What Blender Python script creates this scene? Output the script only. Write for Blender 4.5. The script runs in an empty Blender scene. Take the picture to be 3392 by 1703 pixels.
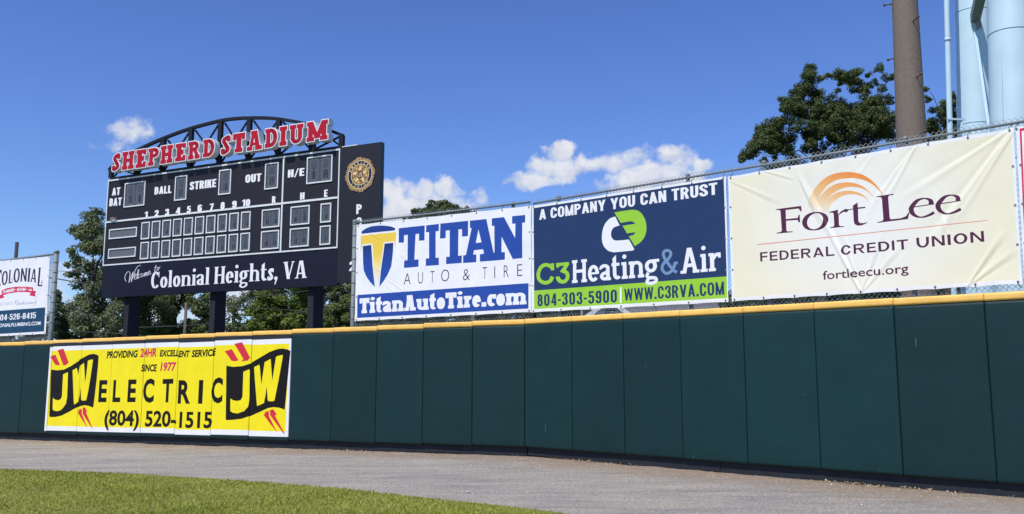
import bpy, math, random
import numpy as np
from mathutils import Vector, noise
from mathutils.geometry import delaunay_2d_cdt
R = math.radians
random.seed(7)
rng = np.random.default_rng(7)
SC = bpy.context.scene
COL = SC.collection

# ------------------------------------------------------------------ camera
S, E, F, PITCH, CU, CV = 1.1, 1.59, 2865.0, R(7.73), 1696.0, 851.5
cam = bpy.data.cameras.new('camera')
cam.sensor_width = 36
cam.lens = F / 3392 * 36
cam.clip_start = .1
cam.clip_end = 6000
camo = bpy.data.objects.new('camera', cam)
COL.objects.link(camo)
camo.location = (0, 0, E)
camo.rotation_euler = (R(90) + PITCH, 0, 0)
SC.camera = camo
SC.view_settings.view_transform = 'Standard'
SC.view_settings.look = 'None'
SC.view_settings.exposure = 0
SC.view_settings.gamma = 1
# ------------------------------------------------------------------ light
SUN_AZ_BACK_LEFT, SUN_EL = R(38), R(54)      # sun stands behind the viewer's left shoulder
sx, sy = -math.sin(SUN_AZ_BACK_LEFT), -math.cos(SUN_AZ_BACK_LEFT)
sunv = Vector((sx * math.cos(SUN_EL), sy * math.cos(SUN_EL), math.sin(SUN_EL)))
sl = bpy.data.lights.new('sun', 'SUN')
sl.energy = 4.1
sl.angle = R(.53)
sl.color = (1, .96, .885)
so = bpy.data.objects.new('sun', sl)
COL.objects.link(so)
so.rotation_euler = sunv.to_track_quat('Z', 'Y').to_euler()


def ray(u, v):
    x = (u - CU) / F
    y = (CV - v) / F
    return np.array([x, math.cos(PITCH) - y * math.sin(PITCH), math.sin(PITCH) + y * math.cos(PITCH)])


def at(u, v, Y):
    """point on the sight line through a photo pixel, Y metres ahead"""
    r = ray(u, v)
    return np.array([0, 0, E]) + r * (Y / r[1])


def azel(u, v):
    r = ray(u, v)
    return math.atan2(r[0], r[1]), math.atan2(r[2], math.hypot(r[0], r[1]))


# ------------------------------------------------------------------ world: sky and drifting cumulus
W = bpy.data.worlds.new('World')
SC.world = W
W.use_nodes = True
wn, wl = W.node_tree.nodes, W.node_tree.links
wn.clear()


def N(t, loc=None, **k):
    n = wn.new(t)
    for a, b in k.items():
        setattr(n, a, b)
    return n


def M(op, a, b=None, c=None, clamp=False):
    n = wn.new('ShaderNodeMath')
    n.operation = op
    n.use_clamp = clamp
    for i, x in enumerate((a, b, c)):
        if x is None:
            continue
        if isinstance(x, (int, float)):
            n.inputs[i].default_value = x
        else:
            wl.new(x, n.inputs[i])
    return n.outputs[0]


sky = N('ShaderNodeTexSky')
sky.sky_type = 'NISHITA'
sky.sun_disc = False
sky.sun_elevation = SUN_EL
sky.sun_rotation = math.atan2(sunv.x, sunv.y)
sky.altitude = 200
sky.air_density = 1.0
sky.dust_density = 0.25
sky.ozone_density = 4.0
hs = N('ShaderNodeHueSaturation')
hs.inputs['Hue'].default_value = .515
hs.inputs['Saturation'].default_value = 1.12
hs.inputs['Value'].default_value = 1.0
wl.new(sky.outputs[0], hs.inputs['Color'])
bg1 = N('ShaderNodeBackground')
bg1.inputs[1].default_value = .119
tint = N('ShaderNodeMixRGB')
tint.blend_type = 'MULTIPLY'
tint.inputs[0].default_value = 1
tint.inputs[2].default_value = (.95, 1.11, 1.31, 1)
wl.new(hs.outputs[0], tint.inputs[1])
wl.new(tint.outputs[0], bg1.inputs[0])
tc = N('ShaderNodeTexCoord')
sep = N('ShaderNodeSeparateXYZ')
wl.new(tc.outputs['Generated'], sep.inputs[0])
AZ0 = M('ARCTAN2', sep.outputs[0], sep.outputs[1])
EL0 = M('ARCSINE', sep.outputs[2])
wz = N('ShaderNodeTexNoise')
wz.inputs['Scale'].default_value = 34
wz.inputs['Detail'].default_value = 5
wz.inputs['Roughness'].default_value = .55
wl.new(tc.outputs['Generated'], wz.inputs['Vector'])
wsp = N('ShaderNodeSeparateColor')
wl.new(wz.outputs['Color'], wsp.inputs[0])
AZ = M('ADD', AZ0, M('MULTIPLY', M('SUBTRACT', wsp.outputs[0], .5), .052))
EL = M('ADD', EL0, M('MULTIPLY', M('SUBTRACT', wsp.outputs[1], .5), .040))
nz = N('ShaderNodeTexNoise')
nz.inputs['Scale'].default_value = 26
nz.inputs['Detail'].default_value = 9
nz.inputs['Roughness'].default_value = .56
nz.inputs['Distortion'].default_value = .35
wl.new(tc.outputs['Generated'], nz.inputs['Vector'])
nz2 = N('ShaderNodeTexNoise')
nz2.inputs['Scale'].default_value = 60
nz2.inputs['Detail'].default_value = 6
nz2.inputs['Roughness'].default_value = .6
wl.new(tc.outputs['Generated'], nz2.inputs['Vector'])
# each puff: azimuth and elevation of its middle, half width, half height, density (photo pixels turned into directions)
PUFFS = [(1300, 650, 62, 62, 1), (1390, 632, 58, 44, 1), (1480, 628, 58, 42, 1), (1580, 655, 52, 40, 1), (1440, 680, 190, 46, 1), (1310, 705, 110, 60, .9),
         (1857, 490, 58, 36, 1), (1807, 548, 76, 46, 1), (1765, 597, 98, 28, .85), (1960, 545, 128, 46, 1), (2070, 520, 80, 36, .55), (1890, 560, 100, 40, .9),
         (2230, 525, 84, 52, .95), (2325, 548, 48, 24, .8), (2150, 590, 140, 56, .95), (2050, 625, 90, 44, .85), (2270, 600, 90, 50, .8),
         (424, 445, 84, 36, .62), (458, 420, 36, 28, .5), (430, 486, 90, 18, .35),
         (222, 930, 90, 60, .5), (235, 985, 70, 26, .7), (215, 1000, 100, 60, .45), (330, 900, 60, 60, .35), (640, 1030, 300, 120, .6), (860, 990, 200, 80, .7)]
dens = None
low = None
for (u, v, ru, rv, a) in PUFFS:
    az, el = azel(u, v)
    k = math.cos(PITCH)
    dx = M('MULTIPLY', M('SUBTRACT', AZ, az), F / ru * k)
    dy = M('MULTIPLY', M('SUBTRACT', EL, el), F / rv)
    q = M('ADD', M('MULTIPLY', dx, dx), M('MULTIPLY', dy, dy))
    d = M('MULTIPLY', M('MAXIMUM', M('SUBTRACT', 1.32, q), -1.0), a)
    dens = d if dens is None else M('SMOOTH_MAX', dens, d, .18)
    h = M('MULTIPLY', M('MULTIPLY', M('SUBTRACT', 1.1, q, clamp=True), dy), 1.0)
    low = h if low is None else M('ADD', low, h)
nn = M('MULTIPLY', M('SUBTRACT', nz.outputs[0], .52), 2.6)
nm = M('MULTIPLY', M('SUBTRACT', nz2.outputs[0], .5), .9)
raw = M('ADD', M('ADD', dens, nn), nm)
mr = N('ShaderNodeMapRange')
mr.interpolation_type = 'SMOOTHSTEP'
mr.inputs['From Min'].default_value = .12
mr.inputs['From Max'].default_value = 1.2
wl.new(raw, mr.inputs['Value'])
cover = M('MULTIPLY', mr.outputs[0], M('MULTIPLY', M('ADD', dens, .55, clamp=True), .97), clamp=True)
br = M('ADD', M('ADD', M('MULTIPLY', low, .30), M('MULTIPLY', nm, .9)), M('MULTIPLY_ADD', nn, .22, .52), clamp=True)
cr = N('ShaderNodeValToRGB')
cr.color_ramp.elements[0].color = (.60, .66, .81, 1)
cr.color_ramp.elements[0].position = .15
cr.color_ramp.elements[1].color = (.98, .98, 1, 1)
cr.color_ramp.elements[1].position = .95
e = cr.color_ramp.elements.new(.55)
e.color = (.80, .83, .92, 1)
wl.new(br, cr.inputs[0])
bg2 = N('ShaderNodeBackground')
bg2.inputs[1].default_value = .92
wl.new(cr.outputs[0], bg2.inputs[0])
mxs = N('ShaderNodeMixShader')
wl.new(cover, mxs.inputs[0])
wl.new(bg1.outputs[0], mxs.inputs[1])
wl.new(bg2.outputs[0], mxs.inputs[2])
wo = N('ShaderNodeOutputWorld')
wl.new(mxs.outputs[0], wo.inputs[0])


# ------------------------------------------------------------------ materials
def mat(name, col, rough=.6, metal=0.0, noise_amt=0.0, noise_scale=8.0, bump=0.0, bump_scale=200.0, spec=.5, col2=None, stretch=None, trans=None, specks=None, streaks=None, perobj=False):
    m = bpy.data.materials.new(name)
    m.use_nodes = True
    nt = m.node_tree
    b = nt.nodes['Principled BSDF']
    b.inputs['Base Color'].default_value = (*col, 1)
    b.inputs['Roughness'].default_value = rough
    b.inputs['Metallic'].default_value = metal
    b.inputs['Specular IOR Level'].default_value = spec
    co = nt.nodes.new('ShaderNodeTexCoord')
    src = co.outputs['Object']
    if perobj:
        oi = nt.nodes.new('ShaderNodeObjectInfo')
        va = nt.nodes.new('ShaderNodeVectorMath')
        va.operation = 'MULTIPLY_ADD'
        cx = nt.nodes.new('ShaderNodeCombineXYZ')
        for k in range(3): nt.links.new(oi.outputs['Random'], cx.inputs[k])
        nt.links.new(cx.outputs[0], va.inputs[0])
        va.inputs[1].default_value = (61, 47, 83)
        nt.links.new(src, va.inputs[2])
        src = va.outputs[0]
    src0 = src
    if stretch:
        mp = nt.nodes.new('ShaderNodeMapping')
        mp.inputs['Scale'].default_value = stretch
        nt.links.new(src, mp.inputs[0])
        src = mp.outputs[0]
    out = None
    if noise_amt or col2:
        t = nt.nodes.new('ShaderNodeTexNoise')
        t.inputs['Scale'].default_value = noise_scale
        t.inputs['Detail'].default_value = 8
        t.inputs['Roughness'].default_value = .62
        nt.links.new(src, t.inputs['Vector'])
        r = nt.nodes.new('ShaderNodeMapRange')
        r.inputs['From Min'].default_value = .3
        r.inputs['From Max'].default_value = .7
        nt.links.new(t.outputs[0], r.inputs[0])
        mx = nt.nodes.new('ShaderNodeMixRGB')
        c2 = col2 if col2 else tuple(c * (1 - noise_amt) for c in col)
        c1 = col if col2 else tuple(min(1, c * (1 + noise_amt)) for c in col)
        mx.inputs[1].default_value = (*c1, 1)
        mx.inputs[2].default_value = (*c2, 1)
        nt.links.new(r.outputs[0], mx.inputs[0])
        out = mx.outputs[0]
    if specks:
        v = nt.nodes.new('ShaderNodeTexNoise')
        v.inputs['Scale'].default_value = specks[0]
        v.inputs['Detail'].default_value = 3
        nt.links.new(src0, v.inputs['Vector'])
        r2 = nt.nodes.new('ShaderNodeMapRange')
        r2.inputs['From Min'].default_value = specks[1]
        r2.inputs['From Max'].default_value = specks[1] + .04
        r2.inputs['To Max'].default_value = specks[2]
        nt.links.new(v.outputs[0], r2.inputs[0])
        mx2 = nt.nodes.new('ShaderNodeMixRGB')
        if out is None:
            mx2.inputs[1].default_value = (*col, 1)
        else:
            nt.links.new(out, mx2.inputs[1])
        mx2.inputs[2].default_value = (*specks[3], 1)
        nt.links.new(r2.outputs[0], mx2.inputs[0])
        out = mx2.outputs[0]
    if streaks:
        mp2 = nt.nodes.new('ShaderNodeMapping')
        mp2.inputs['Scale'].default_value = streaks[0]
        nt.links.new(src0, mp2.inputs[0])
        v = nt.nodes.new('ShaderNodeTexNoise')
        v.inputs['Scale'].default_value = 1
        v.inputs['Detail'].default_value = 2
        nt.links.new(mp2.outputs[0], v.inputs['Vector'])
        r3 = nt.nodes.new('ShaderNodeMapRange')
        r3.inputs['From Min'].default_value = streaks[1]
        r3.inputs['From Max'].default_value = streaks[1] + .05
        r3.inputs['To Max'].default_value = streaks[2]
        nt.links.new(v.outputs[0], r3.inputs[0])
        mx3 = nt.nodes.new('ShaderNodeMixRGB')
        nt.links.new(out, mx3.inputs[1])
        mx3.inputs[2].default_value = (*streaks[3], 1)
        nt.links.new(r3.outputs[0], mx3.inputs[0])
        out = mx3.outputs[0]
    if out is not None:
        nt.links.new(out, b.inputs['Base Color'])
    if bump:
        t = nt.nodes.new('ShaderNodeTexNoise')
        t.inputs['Scale'].default_value = bump_scale
        t.inputs['Detail'].default_value = 4
        nt.links.new(src, t.inputs['Vector'])
        bp = nt.nodes.new('ShaderNodeBump')
        bp.inputs['Strength'].default_value = bump
        bp.inputs['Distance'].default_value = .02
        nt.links.new(t.outputs[0], bp.inputs['Height'])
        nt.links.new(bp.outputs[0], b.inputs['Normal'])
    if trans:
        tr = nt.nodes.new('ShaderNodeBsdfTranslucent')
        tr.inputs[0].default_value = (*trans[1], 1)
        ms = nt.nodes.new('ShaderNodeMixShader')
        ms.inputs[0].default_value = trans[0]
        nt.links.new(b.outputs[0], ms.inputs[1])
        nt.links.new(tr.outputs[0], ms.inputs[2])
        nt.links.new(ms.outputs[0], nt.nodes['Material Output'].inputs[0])
    return m


def srgb(r, g, b, k=1.0):
    f = lambda c: (c / 255 / 12.92 if c / 255 < .04045 else ((c / 255 + .055) / 1.055) ** 2.4) * k
    return (f(r), f(g), f(b))


def vinyl(name, c):
    return mat(name, c, rough=.42, noise_amt=.05, noise_scale=3, bump=.10, bump_scale=26, spec=.22)


MT = dict(
    green=mat('green_pad_vinyl', (.0025, .0265, .0285), rough=.52, noise_amt=.11, noise_scale=1.7, bump=.10, bump_scale=420, spec=.3, specks=(27, .735, .4, (.16, .21, .22)), streaks=((24, 24, 2.2), .76, .5, (.20, .25, .26)), perobj=True),
    yellow_cap=mat('yellow_cap_vinyl', (.90, .53, .118), rough=.42, noise_amt=.12, noise_scale=4, bump=.12, bump_scale=14, specks=(22, .70, .4, (.45, .28, .10)), perobj=True),
    board=mat('painted_base_board', (.016, .021, .028), rough=.65, spec=.25, noise_amt=.25, noise_scale=6, bump=.1, bump_scale=60),
    soil=mat('brown_soil', (.20, .125, .08), rough=.95, noise_amt=.4, noise_scale=9, bump=.6, bump_scale=40),
    galv=mat('galvanised_steel', (.19, .22, .23), rough=.6, metal=.15, noise_amt=.14, noise_scale=14, bump=.03, bump_scale=90),
    wire=mat('galvanised_wire', (.40, .42, .43), rough=.5, metal=.35, noise_amt=.15, noise_scale=20),
    black=mat('black_steel', (.008, .0085, .013), rough=.65, spec=.3, noise_amt=.3, noise_scale=5),
    black_post=mat('charcoal_post_paint', (.030, .030, .038), rough=.75, spec=.12, noise_amt=.15, noise_scale=4),
    face=mat('scoreboard_face_paint', (.0145, .0138, .020), rough=.6, spec=.3, noise_amt=.16, noise_scale=3, stretch=(4, 4, .5), specks=(18, .74, .25, (.12, .12, .14))),
    face2=mat('scoreboard_lower_panel_paint', (.0075, .008, .020), rough=.5, spec=.25, noise_amt=.12, noise_scale=2),
    side=mat('scoreboard_side_panel_paint', (.0135, .014, .023), rough=.6, spec=.3, noise_amt=.12, noise_scale=2),
    endcap=mat('scoreboard_edge_paint', (.035, .062, .075), rough=.5, noise_amt=.1, noise_scale=3),
    lightframe=mat('pale_aluminium', (.72, .75, .75), rough=.5, metal=.0, noise_amt=.08, noise_scale=10),
    digit=mat('digit_grey', (.066, .069, .080), rough=.35, noise_amt=.2, noise_scale=9, stretch=(1, 1, .3)),
    digit2=mat('digit_segment_grey', (.105, .111, .12), rough=.4, noise_amt=.3, noise_scale=20, stretch=(3, 3, .4)),
    digit3=mat('digit_slot_black', (.012, .012, .016), rough=.5),
    slats=mat('name_slat_grey', (.15, .15, .155), rough=.45, noise_amt=.1, noise_scale=5, stretch=(.2, .2, 60)),
    white=mat('white_lettering', (.84, .84, .85), rough=.45, noise_amt=.03, noise_scale=12),
    pinkedge=mat('letter_edge_maroon', (.16, .02, .045), rough=.5),
    letter_white=mat('white_letter_housing', (.74, .75, .76), rough=.4, noise_amt=.10, noise_scale=5, stretch=(1, 1, .4)),
    letter_red=mat('red_letter_face', (.43, .0035, .020), rough=.55, spec=.25, noise_amt=.08, noise_scale=4),
    gold=mat('emblem_gold', (.66, .40, .10), rough=.4, noise_amt=.2, noise_scale=20),
    gold_dark=mat('emblem_bronze', (.26, .145, .06), rough=.45, noise_amt=.55, noise_scale=16),
    gold_pale=mat('emblem_pale_gold', (.82, .62, .26), rough=.4, noise_amt=.1, noise_scale=20),
    em_blue=mat('emblem_blue', (.010, .011, .05), rough=.4),
    em_brown=mat('emblem_brown', (.10, .035, .035), rough=.4),
    v_white=vinyl('white_vinyl', (.80, .80, .81)),
    v_cream=vinyl('cream_vinyl', (.76, .72, .56)),
    v_cream2=vinyl('pale_cream_vinyl', (.78, .765, .69)),
    v_blue=vinyl('royal_blue_vinyl', (.022, .07, .34)),
    v_blue2=vinyl('deep_blue_vinyl', (.016, .036, .17)),
    v_gold=vinyl('gold_vinyl', (.82, .56, .055)),
    v_gold2=vinyl('pale_gold_vinyl', (.83, .68, .27)),
    v_gold3=vinyl('ivory_vinyl', (.80, .75, .56)),
    v_ink=vinyl('dark_ink_vinyl', (.03, .02, .06)),
    v_navy=vinyl('navy_vinyl', (.019, .042, .115)),
    v_lime=vinyl('lime_vinyl', (.30, .58, .045)),
    v_steel=vinyl('steel_blue_vinyl', (.17, .27, .45)),
    v_plum=vinyl('plum_vinyl', (.085, .02, .055)),
    v_orange=vinyl('orange_vinyl', (.80, .30, .09)),
    v_orange2=vinyl('soft_orange_vinyl', (.80, .45, .19)),
    v_orange3=vinyl('peach_vinyl', (.80, .62, .42)),
    v_salmon=vinyl('salmon_line_vinyl', (.66, .22, .15)),
    v_red=vinyl('red_vinyl', (.62, .03, .05)),
    v_crimson=vinyl('crimson_vinyl', (.60, .03, .09)),
    v_yellow=vinyl('yellow_vinyl', (.86, .72, .012)),
    v_black=vinyl('black_vinyl', (.008, .0055, .005)),
    v_char=vinyl('charcoal_vinyl', (.026, .028, .040)),
    v_teal=vinyl('teal_vinyl', (.012, .058, .12)),
    v_grey=vinyl('grey_ink_vinyl', (.30, .33, .42)),
    tie=mat('black_tie', (.02, .02, .022), rough=.6),
    brass=mat('grommet_metal', (.30, .29, .28), rough=.4, metal=.6),
    bark=mat('bark', (.055, .043, .034), rough=.95, noise_amt=.4, noise_scale=14, bump=.5, bump_scale=40, stretch=(3, 3, .6)),
    concrete=mat('brown_concrete', (.19, .148, .114), rough=.9, noise_amt=.17, noise_scale=22, bump=.35, bump_scale=130, specks=(60, .66, .35, (.26, .22, .18))),
    rust=mat('rusty_steel', (.13, .06, .045), rough=.8, noise_amt=.3, noise_scale=30),
    paleblue=mat('pale_blue_paint', (.53, .70, .77), rough=.42, noise_amt=.06, noise_scale=1.3, bump=.02, bump_scale=8, specks=(7, .80, .6, (.16, .13, .11))),
    beam=mat('weathered_grey_paint', (.20, .25, .24), rough=.7, noise_amt=.3, noise_scale=9, bump=.2, bump_scale=40),
    weld=mat('weld_seam', (.36, .50, .56), rough=.6),
    wood=mat('weathered_pole_wood', (.12, .10, .08), rough=.9, noise_amt=.35, noise_scale=10, stretch=(3, 3, .4), bump=.4, bump_scale=40),
    darkwood=mat('dark_pole_wood', (.05, .047, .043), rough=.9, noise_amt=.3, noise_scale=9, stretch=(3, 3, .4)),
    cable=mat('cable_black', (.05, .055, .06), rough=.6),
    shingle=mat('grey_shingle', (.13, .13, .14), rough=.9, noise_amt=.3, noise_scale=12, bump=.3, bump_scale=50),
    clap=mat('white_clapboard', (.78, .78, .80), rough=.6, noise_amt=.06, noise_scale=5),
    vent=mat('dark_louvre', (.02, .02, .024), rough=.6),
    nest=mat('dry_straw', (.42, .36, .30), rough=.95, noise_amt=.4, noise_scale=30),
    leaf_litter=mat('dry_leaf', (.42, .30, .16), rough=.85, noise_amt=.4, noise_scale=12),
    stone=mat('pale_stone', (.55, .53, .50), rough=.8, noise_amt=.2, noise_scale=30),
)


def vary(m, amt):
    """each copy of a part a little lighter or darker than its neighbours, as separately dyed and sun-bleached covers are"""
    nt = m.node_tree
    b = nt.nodes['Principled BSDF']
    oi = nt.nodes.new('ShaderNodeObjectInfo')
    r = nt.nodes.new('ShaderNodeMapRange')
    r.inputs['To Min'].default_value = 1 - amt
    r.inputs['To Max'].default_value = 1 + amt
    nt.links.new(oi.outputs['Random'], r.inputs[0])
    mx = nt.nodes.new('ShaderNodeMixRGB')
    mx.blend_type = 'MULTIPLY'
    mx.inputs[0].default_value = 1
    src = b.inputs['Base Color'].links[0].from_socket
    nt.links.new(src, mx.inputs[1])
    nt.links.new(r.outputs[0], mx.inputs[2])
    nt.links.new(mx.outputs[0], b.inputs['Base Color'])


vary(MT['green'], .16)
vary(MT['yellow_cap'], .06)


# ------------------------------------------------------------------ object helpers
def tag(o, label=None, cat=None, group=None, kind=None):
    if label: o['label'] = label
    if cat: o['category'] = cat
    if group: o['group'] = group
    if kind: o['kind'] = kind
    return o


def thing(name, loc, label, cat, group=None):
    o = bpy.data.objects.new(name, None)
    COL.objects.link(o)
    o.location = [float(c) for c in loc]
    o.empty_display_size = .2
    return tag(o, label, cat, group)


def wloc(o):
    v = Vector((0, 0, 0))
    while o is not None:
        v += o.location
        o = o.parent
    return v


def obj(name, V, Fc, mats, parent=None, idx=None, smooth=False):
    """one mesh object; V in world metres"""
    me = bpy.data.meshes.new(name)
    V = np.asarray(V, dtype=float)
    if parent is not None:
        V = V - np.array(wloc(parent))
    me.from_pydata(V.tolist(), [], [list(map(int, f)) for f in Fc])
    if not isinstance(mats, (list, tuple)):
        mats = [mats]
    for m in mats:
        me.materials.append(m)
    if idx is not None:
        me.polygons.foreach_set('material_index', np.asarray(idx, dtype=np.int32))
    if smooth:
        me.polygons.foreach_set('use_smooth', np.ones(len(me.polygons), dtype=bool))
    me.update()
    o = bpy.data.objects.new(name, me)
    COL.objects.link(o)
    if parent is not None:
        o.parent = parent
    return o


def bigobj(name, V, Fq, mats, parent=None, smooth=False, k=4):
    """fast path for large meshes of equal-sided faces"""
    me = bpy.data.meshes.new(name)
    V = np.asarray(V, dtype=np.float32)
    if parent is not None:
        V = V - np.array(wloc(parent), dtype=np.float32)
    Fq = np.asarray(Fq, dtype=np.int32)
    n = len(Fq)
    me.vertices.add(len(V))
    me.vertices.foreach_set('co', V.ravel())
    me.loops.add(n * k)
    me.loops.foreach_set('vertex_index', Fq.ravel())
    me.polygons.add(n)
    me.polygons.foreach_set('loop_start', np.arange(0, n * k, k, dtype=np.int32))
    me.polygons.foreach_set('loop_total', np.full(n, k, dtype=np.int32))
    if smooth:
        me.polygons.foreach_set('use_smooth', np.ones(n, dtype=bool))
    for m in (mats if isinstance(mats, (list, tuple)) else [mats]):
        me.materials.append(m)
    me.update(calc_edges=True)
    me.validate()
    o = bpy.data.objects.new(name, me)
    COL.objects.link(o)
    if parent is not None:
        o.parent = parent
    return o


class MB:
    """collects boxes and tubes into ONE mesh"""
    def __init__(s): s.V, s.F = [], []

    def hexa(s, P):
        n = len(s.V)
        s.V += [tuple(map(float, p)) for p in P]
        s.F += [(n, n + 3, n + 2, n + 1), (n + 4, n + 5, n + 6, n + 7), (n, n + 1, n + 5, n + 4), (n + 1, n + 2, n + 6, n + 5), (n + 2, n + 3, n + 7, n + 6), (n + 3, n, n + 4, n + 7)]
        return s

    def box(s, lo, hi):
        (a, b, c), (d, e, f) = lo, hi
        return s.hexa([(a, b, c), (d, b, c), (d, e, c), (a, e, c), (a, b, f), (d, b, f), (d, e, f), (a, e, f)])

    def tube(s, pts, rad, n=8, cap=True):
        pts = [np.asarray(p, float) for p in pts]
        if np.isscalar(rad): rad = [rad] * len(pts)
        base = len(s.V)
        for i, p in enumerate(pts):
            d = pts[min(i + 1, len(pts) - 1)] - pts[max(i - 1, 0)]
            d = d / (np.linalg.norm(d) + 1e-9)
            a = np.array([0, 0, 1.0]) if abs(d[2]) < .9 else np.array([1.0, 0, 0])
            x = np.cross(d, a); x /= np.linalg.norm(x)
            y = np.cross(d, x)
            for k in range(n):
                t = 2 * math.pi * k / n
                s.V.append(tuple(p + rad[i] * (x * math.cos(t) + y * math.sin(t))))
        for i in range(len(pts) - 1):
            for k in range(n):
                a = base + i * n + k; b = base + i * n + (k + 1) % n
                s.F.append((a, b, b + n, a + n))
        if cap:
            s.F.append(tuple(base + k for k in range(n))[::-1])
            s.F.append(tuple(base + (len(pts) - 1) * n + k for k in range(n)))
        return s

    def bar(s, p, q, w, h, up=(0, 0, 1)):
        p, q = np.asarray(p, float), np.asarray(q, float)
        d = q - p; d /= np.linalg.norm(d)
        x = np.cross(d, np.asarray(up, float)); x /= np.linalg.norm(x)
        y = np.cross(x, d)
        x *= w / 2; y *= h / 2
        return s.hexa([p - x - y, p + x - y, p + x + y, p - x + y, q - x - y, q + x - y, q + x + y, q - x + y])

    def build(s, name, m, parent=None, smooth=False): return obj(name, s.V, s.F, m, parent, smooth=smooth)


class Plane:
    """an upright plane: s runs along it, z is height, o stands off it towards the field"""
    def __init__(s, P0, ang):
        s.P0 = np.array(P0[:2], float)
        s.d = np.array([math.cos(ang), math.sin(ang)])
        s.n = np.array([math.sin(ang), -math.cos(ang)])

    def sz(s, u, v, o=0.0):
        r = ray(u, v)
        P0 = s.P0 + s.n * o
        t = P0.dot(s.n) / r[:2].dot(s.n)
        X = r * t
        return np.array([(X[:2] - P0).dot(s.d), X[2] + E])

    def w(s, a, z, o=0.0):
        p = s.P0 + s.d * a + s.n * o
        return np.array([p[0], p[1], z])

    def box(s, mb, s0, s1, z0, z1, o0, o1):
        return mb.hexa([s.w(s0, z0, o1), s.w(s1, z0, o1), s.w(s1, z0, o0), s.w(s0, z0, o0), s.w(s0, z1, o1), s.w(s1, z1, o1), s.w(s1, z1, o0), s.w(s0, z1, o0)])


# ------------------------------------------------------------------ lettering
_tc = bpy.data.curves.new('lettering', 'FONT')
_to = bpy.data.objects.new('lettering', _tc)
COL.objects.link(_to)


def sans(text, bold=0.0, space=1.0, shear=0.0):
    """triangles of a plain sans word in a unit box: x from 0, capitals 1 high; -> polys, width"""
    _tc.body = text
    _tc.offset = bold
    _tc.space_character = space
    _tc.resolution_u = 3
    _tc.shear = shear
    dg = bpy.context.evaluated_depsgraph_get()
    dg.update()
    m = bpy.data.meshes.new_from_object(_to.evaluated_get(dg))
    co = np.array([v.co[:2] for v in m.vertices])
    tri = [list(p.vertices) for p in m.polygons]
    bpy.data.meshes.remove(m)
    x0, x1 = co[:, 0].min(), co[:, 0].max()
    h = .682 + 2 * bold
    co = (co - [x0, -bold]) / h
    return [co[t] for t in tri], (x1 - x0) / h


def rect(a, b, c, d): return np.array([(a, b), (c, b), (c, d), (a, d)], float)


def spline(P, n=7):
    P = np.asarray(P, float)
    out = []
    Q = np.vstack([2 * P[0] - P[1], P, 2 * P[-1] - P[-2]])
    for i in range(1, len(Q) - 2):
        for k in range(n):
            t = k / n
            out.append(.5 * ((2 * Q[i]) + (Q[i + 1] - Q[i - 1]) * t + (2 * Q[i - 1] - 5 * Q[i] + 4 * Q[i + 1] - Q[i + 2]) * t * t + (3 * Q[i] - Q[i - 1] - 3 * Q[i + 1] + Q[i + 2]) * t ** 3))
    out.append(Q[-2])
    return np.array(out)


def nib(P, Wd, T, closed=False):
    """a broad-nib stroke: Wd wide on uprights, T thick on levels"""
    P = np.asarray(P, float)
    n = len(P)
    L, Rr = [], []
    for i in range(n):
        a = P[(i - 1) % n] if closed or i > 0 else P[0]
        b = P[(i + 1) % n] if closed or i < n - 1 else P[-1]
        d = b - a
        d = d / (np.linalg.norm(d) + 1e-9)
        nn_ = np.array([-d[1], d[0]])
        hw = .5 * math.hypot(Wd * nn_[0], T * nn_[1])
        L.append(P[i] + nn_ * hw); Rr.append(P[i] - nn_ * hw)
    out = []
    for i in range(n if closed else n - 1):
        j = (i + 1) % n
        out.append(np.array([L[i], Rr[i], Rr[j]])); out.append(np.array([L[i], Rr[j], L[j]]))
    return out


def arc(cx, cy, rx, ry, a0, a1, n=14):
    t = np.radians(np.linspace(a0, a1, n))
    return np.stack([cx + rx * np.cos(t), cy + ry * np.sin(t)], 1)


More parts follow.
